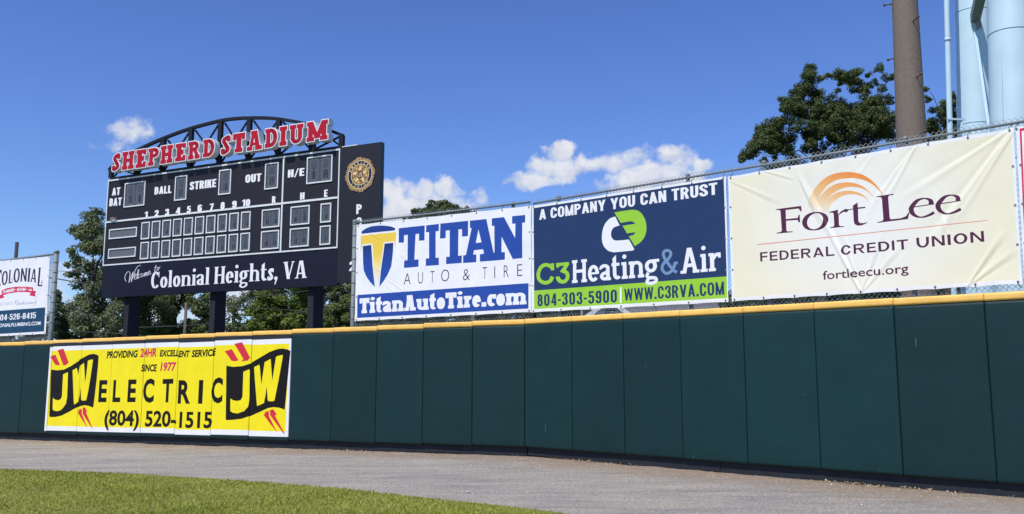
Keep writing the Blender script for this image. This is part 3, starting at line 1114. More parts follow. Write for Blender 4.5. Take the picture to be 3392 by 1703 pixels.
tv, tf, soil = [], [], []
NR = 34
for s in ss:
    a = wall_xy(s, -PADTH - .05)
    k = (s + 24) / 38
    b = edge_near(wall_xy(s, 0)) if 0 else None
    # walk from the wall along its (blended) normal until past the turf edge
    wgt = min(1, max(0, (s + 2.5) / 5))
    n = WL.n * (1 - wgt) + WR.n * wgt
    n = n / np.linalg.norm(n)
    for j in range(NR):
        d = 8.2 * (j / (NR - 1)) ** 1.25
        p = a + n * d
        zz = gz(*p)
        fine = noise.noise(Vector((p[0] * 1.1, p[1] * 1.1, 0))) * .018 + noise.noise(Vector((p[0] * 4, p[1] * 4, 3))) * .008
        lip = .03 * math.exp(-((d - .16) / .09) ** 2) * (.5 + noise.noise(Vector((p[0] * 2.2, p[1] * 2.2, 9))))
        dd = math.sqrt(((EDGE - p) ** 2).sum(1).min())
        sink = .06 * min(1, max(0, dd - .06) / .25) if inside(np.array([p[0]]), np.array([p[1]]))[0] else 0
        tv.append((p[0], p[1], zz + fine * min(1, d / .3) + lip - .004 - sink))
        soil.append(max(0, 1.0 - d / 1.9) + .18 * noise.noise(Vector((p[0] * .5, p[1] * .5, 5))))
for i in range(len(ss) - 1):
    for j in range(NR - 1):
        tf.append((i * NR + j, i * NR + j + 1, (i + 1) * NR + j + 1, (i + 1) * NR + j))
tr = bigobj('warning_track', tv, tf, track_material(), smooth=True)
at_ = tr.data.attributes.new('soil', 'FLOAT', 'POINT')
at_.data.foreach_set('value', np.array(soil, dtype=np.float32))
tag(tr, 'grey crushed stone warning track along the foot of the padded wall', kind='structure')

# turf: a soil-green sheet and the blades that stand on it
turf = mat('turf_thatch', (.20, .22, .03), rough=1, col2=(.27, .24, .05), noise_amt=.2, noise_scale=2.4, bump=.8, bump_scale=60)
tri = tessellate_polygon([[Vector((x, y, 0)) for x, y in poly]])
tag(obj('turf', [(x, y, gz(x, y) + .012) for x, y in poly], tri, turf), 'short outfield turf in front of the warning track', kind='structure')


def blade_material():
    m = mat('grass_blade', (.115, .165, .035), rough=.6)
    nt = m.node_tree
    b = nt.nodes['Principled BSDF']
    g = nt.nodes.new('ShaderNodeNewGeometry')
    r = nt.nodes.new('ShaderNodeValToRGB')
    r.color_ramp.elements[0].color = (.185, .215, .018, 1)
    r.color_ramp.elements[1].color = (.49, .44, .10, 1)
    for p, c in ((.45, (.265, .305, .026, 1)), (.78, (.37, .385, .045, 1))):
        e_ = r.color_ramp.elements.new(p)
        e_.color = c
    co = nt.nodes.new('ShaderNodeTexCoord')
    t = nt.nodes.new('ShaderNodeTexNoise')
    t.inputs['Scale'].default_value = .9
    t.inputs['Detail'].default_value = 4
    nt.links.new(co.outputs['Object'], t.inputs['Vector'])
    a = nt.nodes.new('ShaderNodeMath')
    a.operation = 'MULTIPLY_ADD'
    nt.links.new(t.outputs[0], a.inputs[0])
    a.inputs[1].default_value = 1.3
    a.inputs[2].default_value = -.62
    c = nt.nodes.new('ShaderNodeMath')
    c.operation = 'MULTIPLY_ADD'
    nt.links.new(g.outputs['Random Per Island'], c.inputs[0])
    c.inputs[1].default_value = .75
    nt.links.new(a.outputs[0], c.inputs[2])
    nt.links.new(c.outputs[0], r.inputs[0])
    nt.links.new(r.outputs[0], b.inputs['Base Color'])
    return m


NB = 420000
gx = rng.uniform(-13.5, 3.2, NB)
gy = rng.uniform(5.2, 19.5, NB)
# only where the frame can see it, with a margin
vis = (np.abs(gx / gy) < .66) & (gy > 7.2 + .0 * gx)
gx, gy = gx[vis], gy[vis]
ok = inside(gx + rng.normal(0, .035, len(gx)), gy + rng.normal(0, .035, len(gx)))
gx, gy = gx[ok], gy[ok]
n = len(gx)
gzv = np.minimum(0, ((gx - BEND[0]) * WL.d[0] + (gy - BEND[1]) * WL.d[1])) * .0122
th = rng.uniform(0, 2 * np.pi, n)
hh = rng.uniform(.014, .036, n) * (1 + .25 * np.sin(gx * 2.1) * np.sin(gy * 1.7))
ww = rng.uniform(.003, .006, n)
lx, ly = rng.normal(0, .018, n), rng.normal(0, .018, n)
BV = np.empty((n, 4, 3), np.float32)
BV[:, 0] = np.stack([gx - ww * np.cos(th), gy - ww * np.sin(th), gzv + .008], 1)
BV[:, 1] = np.stack([gx + ww * np.cos(th), gy + ww * np.sin(th), gzv + .008], 1)
BV[:, 2] = np.stack([gx + lx * .5 + ww * .7 * np.cos(th), gy + ly * .5 + ww * .7 * np.sin(th), gzv + .008 + hh * .65], 1)
BV[:, 3] = np.stack([gx + lx, gy + ly, gzv + .008 + hh], 1)
tag(bigobj('grass', BV.reshape(-1, 3), np.arange(n * 4).reshape(-1, 4), blade_material()), 'mown grass blades of the outfield', kind='stuff')

# loose pale stones on the track
sv, sf = [], []
OCT = np.array([(1, 0, 0), (0, 1, 0), (-1, 0, 0), (0, -1, 0), (0, 0, .8), (0, 0, -.5)], float)
OF = [(0, 1, 4), (1, 2, 4), (2, 3, 4), (3, 0, 4), (1, 0, 5), (2, 1, 5), (3, 2, 5), (0, 3, 5)]
for i in range(900):
    s = random.uniform(-20, 9)
    d = random.uniform(.05, 5.0) if i % 3 else random.uniform(.0, .6)
    wgt = min(1, max(0, (s + 2.5) / 5))
    nrm = WL.n * (1 - wgt) + WR.n * wgt
    p = wall_xy(s, -.1) + nrm * d
    r_ = random.uniform(.006, .016) * (2.0 if random.random() < .025 else 1)
    rot = random.uniform(0, 6.28)
    for q in OCT:
        c_, s_ = math.cos(rot), math.sin(rot)
        sv.append((p[0] + r_ * (q[0] * c_ - q[1] * s_) * random.uniform(.7, 1.4), p[1] + r_ * (q[0] * s_ + q[1] * c_), gz(*p) + .004 + r_ * q[2] * .8))
    sf += [tuple(6 * i + k for k in f) for f in OF]
tag(bigobj('gravel', sv, sf, MT['stone'], k=3), 'scattered pale stones lying on the warning track', kind='stuff')
# dry leaves blown against the wall foot
sv, sf = [], []
for i in range(420):
    s = random.choice([random.gauss(6.25, .28), random.gauss(7.2, .3), random.uniform(-18, 9), random.gauss(-4.6, .4), random.gauss(1.6, .6)])
    p = wall_xy(s, -.03 + abs(random.gauss(0, .07)))
    r_ = random.uniform(.012, .03)
    a = random.uniform(0, 6.28)
    z = gz(*p) + random.uniform(.004, .035)
    t_ = random.uniform(-.8, .8)
    for (q, w_) in ((1, 0), (0, .5), (-1, 0), (0, -.5)):
        sv.append((p[0] + r_ * (q * math.cos(a) - w_ * math.sin(a)), p[1] + r_ * (q * math.sin(a) + w_ * math.cos(a)), z + r_ * t_ * q))
    sf.append((4 * i, 4 * i + 1, 4 * i + 2, 4 * i + 3))
tag(bigobj('leaf_litter', sv, sf, MT['leaf_litter']), 'dry tan leaves blown against the foot of the wall', kind='stuff')

# ------------------------------------------------------------------ padded outfield wall
wall = thing('outfield_wall', (BEND[0], BEND[1], 0), 'long dark green padded outfield wall with a yellow top edge', 'wall')


def prof(d, r=.034):
    return 0.0 if d >= r else r - math.sqrt(max(0, r * r - (r - d) ** 2))


def pad_mesh(h, th, r, bulge):
    xs = [0, .002, .007, .015, .025, .036] + list(np.linspace(.1, PW - .1, 8)) + [PW - .036, PW - .025, PW - .015, PW - .007, PW - .002, PW]
    e = min(r, h * .3)
    zs = [0, e * .06, e * .2, e * .45, e * .75, e] + (list(np.linspace(.2, h - .2, 10)) if h > .6 else [h / 2]) + [h - e, h - e * .75, h - e * .45, h - e * .2, h - e * .06, h]
    V, Fc = [], []
    for z in zs:
        for x in xs:
            y = -th + min(prof(x, .026), .02) + min(prof(PW - x, .026), .02) + prof(z, e) + prof(h - z, e)
            y -= bulge * math.sin(math.pi * x / PW) * (math.sin(math.pi * z / h) ** .5 if 0 < z < h else 0)
            V.append((min(max(x, .0015), PW - .0015), y, z))
    n = len(xs)
    for j in range(len(zs) - 1):
        for i in range(n - 1):
            Fc.append((j * n + i, j * n + i + 1, (j + 1) * n + i + 1, (j + 1) * n + i))
    ring = [j * n for j in range(len(zs))], [j * n + n - 1 for j in range(len(zs))], list(range(n)), list(range((len(zs) - 1) * n, len(zs) * n))
    for k, line in enumerate(ring):
        b0 = len(V)
        V += [(V[i][0], 0.0, V[i][2]) for i in line]
        for q in range(len(line) - 1):
            f = (line[q], line[q + 1], b0 + q + 1, b0 + q)
            Fc.append(f if k in (0, 3) else f[::-1])
    return V, Fc


bv, bf = pad_mesh(PH - CAPH, PADTH, .045, .008)
cv, cf = pad_mesh(CAPH, PADTH + .006, .05, .003)


def place(o, parent, p, ang):
    o.parent = parent
    o.location = Vector([float(c) for c in p]) - wloc(parent)
    o.rotation_euler = (0, 0, ang)


pad0 = obj('wall_pad', bv, bf, MT['green'], None, smooth=True)
cap0 = obj('yellow_cap', cv, cf, MT['yellow_cap'], None, smooth=True)
first = True
PADS = []
for i in list(range(-17, 0)) + list(range(0, 9)):
    pl, ang = (WL, AL) if i < 0 else (WR, AR)
    z = PADBOT + drop((i + .5) * PW)
    if first:
        p_, c_ = pad0, cap0
        c_.parent = p_
        first = False
    else:
        p_ = pad0.copy(); COL.objects.link(p_)
        c_ = cap0.copy(); COL.objects.link(c_)
        c_.parent = p_
    c_.location = (0, 0, PH - CAPH)
    jit = random.uniform(-.003, .003)
    place(p_, wall, pl.w(i * PW, z + random.uniform(-.004, .004), -PADTH + jit), ang + R(random.uniform(-.12, .12)))
    PADS.append((i, z, jit))
# base boards under the pads, in lengths
for pl, s0, s1 in ((WL, -17 * PW, -.0), (WR, 0.0, 9 * PW)):
    a = s0
    while a < s1 - .05:
        b = min(s1, a + random.choice([3.0, 2.4, 3.6, 1.8]))
        mb = MB()
        tk = random.uniform(.0, .012)
        za, zb = drop(a) + random.uniform(-.01, .025), drop(b) + random.uniform(-.01, .025)
        P = [pl.w(a, za, -PADTH + tk), pl.w(b - .004, zb, -PADTH + tk), pl.w(b - .004, zb, -PADTH - .03), pl.w(a, za, -PADTH - .03)]
        mb.hexa(P + [q + np.array([0, 0, PADBOT + .06 - (0 if k in (0, 3) else 0)]) for k, q in enumerate(P)])
        mb.build('base_board', MT['board'], wall)
        a = b
mb = MB()
for pl, s0, s1 in ((WL, -17 * PW, .0), (WR, .0, 9 * PW)):
    P = [pl.w(s0, -.2 + drop(s0), -PADTH - .035), pl.w(s1, -.2 + drop(s1), -PADTH - .035), pl.w(s1, -.2 + drop(s1), -PADTH - .1), pl.w(s0, -.2 + drop(s0), -PADTH - .1)]
    mb.hexa(P + [q + np.array([0, 0, PADTOP + .15]) for q in P])
mb.build('backing_wall', MT['board'], wall)

# ------------------------------------------------------------------ the yellow electrician's advert wrapped over seven pads
ad = thing('pad_advert', WL.w(-9 * PW, .3, 0), 'yellow and black electrical contractor advert in a white border across the wall pads', 'banner', None)


def jw_art():
    A = Art(WL, (100, 1090, 2.8622), .0035)
    A.poly([(182, 140), (2494, 52), (2490, 90), (190, 174)], 'v_char')
    A.poly([(190, 172), (2490, 88), (2447, 1022), (133, 965)], 'v_white')
    A.poly([(200, 212), (2456, 136), (2420, 970), (152, 922)], 'v_yellow')
    for ch, bl, br, tl in (('E', (645, 697), (722, 697), (655, 488)), ('L', (780, 697), (855, 697), (785, 487)), ('E', (922, 697), (1000, 697), (932, 483)),
                           ('C', (1065, 702), (1172, 702), (1068, 478)), ('T', (1248, 702), (1348, 700), (1250, 480)), ('R', (1398, 705), (1517, 705), (1405, 482)),
                           ('I', (1593, 705), (1634, 705), (1600, 480)), ('C', (1712, 708), (1822, 706), (1715, 468))):
        A.put(sans(ch, .035), bl, br, tl, 'v_black')
    for tx, bl, br, tl, m in (('PROVIDING', (725, 283), (1020, 273), (730, 215), 'v_black'), ('24HR', (1042, 272), (1200, 268), (1045, 190), 'v_crimson'),
                              ('EXCELLENT', (1230, 267), (1515, 263), (1235, 205), 'v_black'), ('SERVICE', (1533, 265), (1762, 253), (1540, 197), 'v_black'),
                              ('SINCE', (1053, 408), (1202, 408), (1058, 340), 'v_black'), ('1977', (1235, 404), (1385, 402), (1238, 322), 'v_crimson')):
        A.put(sans(tx, .042, shear=.12), bl, br, tl, m)
    A.put(sans('(804)', .03), (700, 918), (1030, 925), (700, 774), 'v_black')
    A.put(sans('520-1515', .03), (1088, 930), (1722, 938), (1090, 780), 'v_black')
    A.zm = (140, 1130, 4.173)
    A.poly([(120, 398), (200, 410), (300, 400), (400, 350), (507, 278), (510, 265), (580, 225), (650, 190), (710, 180), (750, 190), (783, 210), (775, 330), (750, 580), (725, 790), (708, 925), (640, 900), (590, 892), (530, 903), (455, 935), (360, 990), (270, 1035), (190, 1055), (110, 1057), (95, 1045), (105, 800), (112, 600)], 'v_black')
    A.poly([(290, 465), (350, 437), (357, 445), (352, 620), (345, 780), (330, 870), (290, 930), (250, 965), (210, 975), (160, 968), (143, 945), (147, 793), (180, 815), (220, 825), (255, 810), (275, 770), (280, 640)], 'v_yellow')
    A.poly([(420, 410), (477, 377), (485, 410), (497, 480), (505, 420), (520, 345), (578, 307), (585, 400), (592, 570), (610, 470), (632, 280), (640, 270), (700, 257), (703, 270), (670, 500), (640, 680), (610, 820), (590, 827), (550, 827), (537, 810), (530, 640), (515, 760), (497, 845), (440, 885), (435, 840), (428, 640)], 'v_yellow')
    A.poly([(107, 215), (182, 193), (247, 333), (220, 343), (182, 335)], 'v_red')
    A.poly([(213, 130), (295, 110), (368, 305), (350, 315), (345, 330), (300, 345), (290, 335)], 'v_red')
    A.poly([(500, 953), (535, 940), (552, 970), (545, 1002), (628, 1208), (487, 990), (503, 980)], 'v_red')
    A.poly([(555, 930), (592, 918), (623, 980), (608, 992), (703, 1220), (690, 1210), (555, 1000), (563, 985)], 'v_red')
    A.zm = (720, 1110, 3.693)
    A.poly([(113, 380), (200, 395), (310, 385), (415, 350), (425, 330), (520, 275), (640, 205), (740, 168), (800, 162), (860, 175), (895, 195), (880, 330), (855, 600), (838, 780), (825, 912), (760, 888), (690, 880), (620, 892), (540, 930), (385, 1000), (300, 1030), (200, 1043), (115, 1047), (105, 1035), (110, 700)], 'v_black')
    A.poly([(320, 455), (390, 425), (397, 435), (395, 600), (390, 800), (378, 880), (330, 935), (250, 965), (190, 955), (162, 935), (162, 782), (200, 805), (250, 812), (290, 800), (310, 760), (315, 600)], 'v_yellow')
    A.poly([(450, 390), (515, 360), (522, 400), (540, 605), (555, 500), (580, 330), (655, 290), (662, 400), (675, 560), (690, 450), (720, 265), (735, 255), (800, 240), (800, 270), (750, 550), (700, 800), (680, 808), (635, 808), (618, 795), (605, 625), (590, 740), (572, 830), (487, 867), (480, 800), (460, 550)], 'v_yellow')
    A.poly([(92, 203), (180, 178), (263, 315), (225, 327), (180, 322)], 'v_red')
    A.poly([(210, 113), (305, 93), (405, 290), (385, 298), (380, 318), (305, 327), (300, 318), (322, 300)], 'v_red')
    A.poly([(580, 945), (627, 925), (637, 960), (632, 985), (737, 1200), (565, 972), (583, 965)], 'v_red')
    A.poly([(640, 918), (688, 905), (728, 970), (707, 985), (825, 1205), (815, 1210), (645, 975), (650, 960)], 'v_red')
    return A


JW = jw_art()
full = list(JW.L)
lo = min(p[:, 0].min() for p, _ in full[:2])
hi = max(p[:, 0].max() for p, _ in full[:2])
for i, zpad, jit in PADS:
    a, b = i * PW + .004, (i + 1) * PW - .004
    if b < lo + .1 or a > hi - .1: continue
    dz = random.uniform(-.012, .012)
    a, b = max(a, lo), min(b, hi)
    JW.L = [(p + np.array([0, dz]), m) for p, m in full if p[:, 0].max() > a and p[:, 0].min() < b]
    z0 = min(p[:, 1].min() for p, _ in JW.L) - .1
    z1 = max(p[:, 1].max() for p, _ in JW.L) + .1
    # the pad's own outline cuts the print; tucked a little round its rolled edges
    clip = rect(a, z0, b, z1)
    cols = [a + q for q in (.004, .012, .024)] + [b - q for q in (.004, .012, .024)] + list(np.linspace(a + .1, b - .1, 8))
    pts = []
    polys = [p for p, _ in JW.L] + [clip]
    v, f, top, sets = cdt_fill(polys, pts, [((x, z0), (x, z1)) for x in cols])
    nc = len(polys) - 1
    F2, I2 = [], []
    for t, st in zip(f, sets):
        if nc in st and len(st) > 1:
            F2.append(t); I2.append(JW.L[max(st - {nc})][1])
    used = sorted({q for t in F2 for q in t})
    rm = {q: k for k, q in enumerate(used)}
    P = []
    for q in used:
        s_, z_ = v[q]
        x = s_ - i * PW
        bul = .008 * math.sin(math.pi * min(max(x / PW, 0), 1)) * .93
        P.append(WL.w(s_, z_, .0045 + jit + bul - min(prof(x, .026), .02) - min(prof(PW - x, .026), .02)))
    obj('advert_strip', P, [[rm[q] for q in t] for t in F2], [MT[m] for m in JW.mats], ad, I2, smooth=True)

# ------------------------------------------------------------------ chain-link fences on top of the wall
FO = -.30
FL_, FR_ = Plane(BEND + WL.n * FO, AL), Plane(BEND + WR.n * FO, AR)


def chain_link(name, runs, parent, p=.075):
    V, Fc = [], []
    r_ = .0038
    for pl, s0, s1, ztop, zbot in runs:
        n = int((s1 - s0) / (p / 2))
        for k in range(n):
            za, zb = zbot(s0 + k * p / 2), ztop(s0 + k * p / 2)
            m = int((zb - za) / (p / 2))
            base = len(V)
            for j in range(m + 1):
                x = s0 + (k + (j + k) % 2) * p / 2
                z = zb - (m - j) * p / 2
                o = .003 if (j + k) % 2 else -.003
                for t in range(3):
                    V.append(pl.w(x + r_ * 1.2 * math.cos(t * 2.094 + .5), z, o + r_ * 1.2 * math.sin(t * 2.094 + .5)))
            for j in range(m):
                for t in range(3):
                    a = base + 3 * j + t; b = base + 3 * j + (t + 1) % 3
                    Fc.append((a, b, b + 3, a + 3))
    return bigobj(name, V, Fc, MT['wire'], parent)


def top_z(pl, pts):
    q = sorted(tuple(pl.sz(u, v)) for u, v in pts)
    xs, zs = [a for a, _ in q], [b for _, b in q]
    k = np.polyfit(xs, zs, 1)
    return lambda s: k[0] * s + k[1]


RTL = top_z(FL_, [(1185, 737), (1500, 701), (1740, 671)])
RTR = top_z(FR_, [(1849, 658), (2100, 618), (2542, 548), (3000, 470), (3390, 397)])
s_end = FL_.sz(1173, 900)[0]
s_rend = 8.6 * PW
fence = thing('chain_link_fence', FL_.w(s_end, 2.3, 0), 'galvanised chain-link fence standing on the wall behind the three large banners', 'fence')
chain_link('chain_link_mesh', [(FL_, s_end + .04, .06, lambda s: RTL(s) + .065, lambda s: 1.9), (FR_, .06, s_rend, lambda s: RTR(s) + .07, lambda s: 2.0)], fence)
MB().tube([FL_.w(s_end, RTL(s_end), .01), FL_.w(0.0, RTL(0), .01)], .020, 10).build('top_rail', MT['galv'], fence, True)
MB().tube([FR_.w(-.02, RTR(0), -.012), FR_.w(s_rend, RTR(s_rend), -.012)], .020, 10).build('top_rail', MT['galv'], fence, True)


def fence_post(pl, s, ztop, r_, parent, o=-.045, z0=0):
    mb = MB().tube([pl.w(s, z0, o), pl.w(s, ztop, o)], r_, 14)
    po = mb.build('fence_post', MT['galv'], parent, True)
    MB().tube([pl.w(s, ztop - .03, o), pl.w(s, ztop + .035, o), pl.w(s, ztop + .055, o)], [r_ * 1.12, r_ * 1.12, r_ * .5], 14).build('post_cap', MT['galv'], po, True)
    return po


ep = fence_post(FL_, s_end, RTL(s_end) + .02, .056, fence, 0)
for k in range(10):
    z = 2.55 + k * .27
    if z < RTL(s_end): MB().tube([FL_.w(s_end, z, 0), FL_.w(s_end, z + .03, 0)], .062, 14).build('tension_band', MT['galv'], ep, True)
MB().tube([FL_.w(s_end + .085, 2.0, .004), FL_.w(s_end + .085, RTL(s_end), .004)], .008, 6).build('tension_bar', MT['galv'], fence)
for u, v in ((1483, 1060), (1700, 1050)):
    s = FL_.sz(u, v, -.045)[0]
    fence_post(FL_, s, RTL(s), .034, fence)
for u, v in ((1851, 660), (2291, 1030), (2548, 1000), (3000, 480)):
    s = FR_.sz(u, v, -.045)[0]
    fence_post(FR_, s, RTR(s) + .03, .036, fence)
# left fence
s_lend = FL_.sz(173, 1000)[0]
s_l0 = s_lend - 6.0
RT0 = top_z(FL_, [(0, 866), (90, 852), (168, 845)])
fence2 = thing('chain_link_fence', FL_.w(s_lend, 2.1, 0), 'short run of chain-link fence left of the scoreboard, holding the plumber banner', 'fence')
chain_link('chain_link_mesh', [(FL_, s_l0, s_lend - .03, lambda s: RT0(s) + .05, lambda s: 1.8)], fence2)
MB().tube([FL_.w(s_l0, RT0(s_l0), .01), FL_.w(s_lend, RT0(s_lend), .01)], .024, 10).build('top_rail', MT['galv'], fence2, True)
zt = FL_.sz(183, 836)[1]
ep2 = fence_post(FL_, s_lend + .04, zt, .066, fence2, 0)
for k in range(9):
    MB().tube([FL_.w(s_lend + .04, 2.45 + k * .28, 0), FL_.w(s_lend + .04, 2.48 + k * .28, 0)], .071, 14).build('tension_band', MT['galv'], ep2, True)

# ------------------------------------------------------------------ banners tied to the fences
_gm = MB().tube([(0, -.001, 0), (0, -.004, 0)], [.017, .014], 10).V
GROM = None


def banner(name, label, plane, outline, art, ridges=(), sag=.012, step=.075, seed=0, zoom=None, nties=(6, 6, 3), o=.045):
    """outline: TL TR BR BL in zoomed photo pixels"""
    global GROM
    A = Art(plane, zoom, o)
    c = [A.px(*p) for p in outline]
    mid = sum(c) / 4
    t = thing(name, plane.w(mid[0], min(c[2][1], c[3][1]), o), label, 'banner', 'advertising banners along the fence')
    # softly scalloped edges between the ties
    def edge(p, q, nt_, bow):
        out = []
        m = nt_ * 6
        dirv = (q - p) / np.linalg.norm(q - p)
        nrm = np.array([-dirv[1], dirv[0]])
        for k in range(m):
            f_ = k / m
            out.append(p + (q - p) * f_ + nrm * bow * math.sin(math.pi * (f_ * nt_ % 1)))
        return out
    P = edge(c[0], c[1], nties[0], -.010) + edge(c[1], c[2], nties[2], -.006) + edge(c[2], c[3], nties[1], -.010) + edge(c[3], c[0], nties[2], -.006)
    A.raw(P, 'v_white')
    art(A, t)
    rs = np.random.default_rng(seed)
    x0, x1 = min(q[0] for q in c), max(q[0] for q in c)
    y0, y1 = min(q[1] for q in c), max(q[1] for q in c)
    gx_, gy_ = np.meshgrid(np.arange(x0, x1, step), np.arange(y0, y1, step))
    pts = np.stack([gx_.ravel(), gy_.ravel()], 1) + rs.uniform(-.02, .02, (gx_.size, 2))
    Rg = [(A.px(*a), A.px(*b), amp, wd) for a, b, amp, wd in ridges]
    extra = []
    for p_, q_, amp, wd in Rg:
        L = q_ - p_
        ll = np.linalg.norm(L)
        nv = np.array([L[1], -L[0]]) / ll
        for u_ in np.arange(0, ll * 1.08, .035):
            w_ = wd * (.35 + .65 * u_ / ll)
            for d_ in np.linspace(-2.0, 3.0, 11):
                e_ = p_ + L * u_ / ll + nv * d_ * w_ + rs.uniform(-.003, .003, 2)
                if x0 + .01 < e_[0] < x1 - .01 and y0 + .01 < e_[1] < y1 - .01: extra.append(e_)
    if extra: pts = np.vstack([pts, np.array(extra)])

    def bend(a, z):
        q = np.array([a, z])
        h = .010 * noise.noise(Vector((a * 1.3, z * 1.1, seed))) + .006 * noise.noise(Vector((a * 3.1, z * 2.2, seed + 5)))
        # pulls near the ties
        fx = (a - x0) / (x1 - x0)
        h += sag * (.5 - .5 * math.cos(2 * math.pi * fx * nties[0])) * (math.exp(-((y1 - z) / .16) ** 2) + .7 * math.exp(-((z - y0) / .16) ** 2)) * .4
        for p_, q_, amp, wd in Rg:
            L = q_ - p_
            ll = np.linalg.norm(L)
            u_ = (q - p_).dot(L) / ll / ll
            if -.1 < u_ < 1.1:
                d_ = (q - p_)[0] * L[1] / ll - (q - p_)[1] * L[0] / ll
                env = max(0, min(1, 4 * (u_ + .1))) * max(0, min(1, 3.0 * (1.1 - u_)))
                w_ = wd * (.35 + .65 * max(0, u_))
                h += .62 * amp * env * (math.exp(-(d_ / w_) ** 2) - .55 * math.exp(-((d_ - 1.5 * w_) / w_) ** 2))
        return h
    sheet_ = A.build('printed_sheet', t, pts, bend=bend)
    # grommets and ties round the hem
    def spots():
        for k in range(nties[0] + 1): yield c[0] + (c[1] - c[0]) * (.012 + .976 * k / nties[0]) + np.array([0, -.035]), 1
        for k in range(nties[1] + 1): yield c[3] + (c[2] - c[3]) * (.012 + .976 * k / nties[1]) + np.array([0, .035]), -1
        for k in range(1, nties[2]):
            yield c[0] + (c[3] - c[0]) * k / nties[2] + np.array([.035, 0]), 0
            yield c[1] + (c[2] - c[1]) * k / nties[2] + np.array([-.035, 0]), 0
    for q, up in spots():
        wp = plane.w(q[0], q[1], o + .006 + bend(q[0], q[1]))
        if GROM is None:
            GROM = MB().tube([(0, 0, 0), (0, -.003, 0)], [.017, .013], 10).build('grommet', MT['brass'], None)
            g = GROM
        else:
            g = GROM.copy(); COL.objects.link(g)
        place(g, t, wp, math.atan2(plane.d[1], plane.d[0]))
        if up:
            MB().tube([wp + np.array([0, 0, 0.0]) + np.append(plane.n * .006, 0), wp + np.append(plane.d * random.uniform(-.01, .02) + plane.n * .012, up * .045), wp + np.append(plane.d * random.uniform(0, .03) - plane.n * .04, up * .085)], .005, 5).build('tie', MT['tie'], t)
    return t


def gradient(name, stops, A, p, q, parent, base='v_white'):
    """a printed colour blend running from photo spot p to spot q"""
    m = MT[base].copy()
    m.name = name
    nt = m.node_tree
    b = nt.nodes['Principled BSDF']
    a_, b_ = A.px(*p), A.px(*q)
    wa = A.pl.w(a_[0], a_[1], A.o) - np.array(wloc(parent))
    wb = A.pl.w(b_[0], b_[1], A.o) - np.array(wloc(parent))
    L = wb - wa
    co = nt.nodes.new('ShaderNodeTexCoord')
    sub = nt.nodes.new('ShaderNodeVectorMath'); sub.operation = 'SUBTRACT'
    sub.inputs[1].default_value = wa
    dot = nt.nodes.new('ShaderNodeVectorMath'); dot.operation = 'DOT_PRODUCT'
    dot.inputs[1].default_value = L / L.dot(L)
    nt.links.new(co.outputs['Object'], sub.inputs[0]); nt.links.new(sub.outputs[0], dot.inputs[0])
    r = nt.nodes.new('ShaderNodeValToRGB')
    r.color_ramp.elements[0].position, r.color_ramp.elements[0].color = stops[0][0], (*stops[0][1], 1)
    r.color_ramp.elements[1].position, r.color_ramp.elements[1].color = stops[-1][0], (*stops[-1][1], 1)
    for pp, c in stops[1:-1]:
        e_ = r.color_ramp.elements.new(pp); e_.color = (*c, 1)
    nt.links.new(dot.outputs['Value'], r.inputs[0])
    nt.links.new(r.outputs[0], b.inputs['Base Color'])
    MT[name] = m
    return name


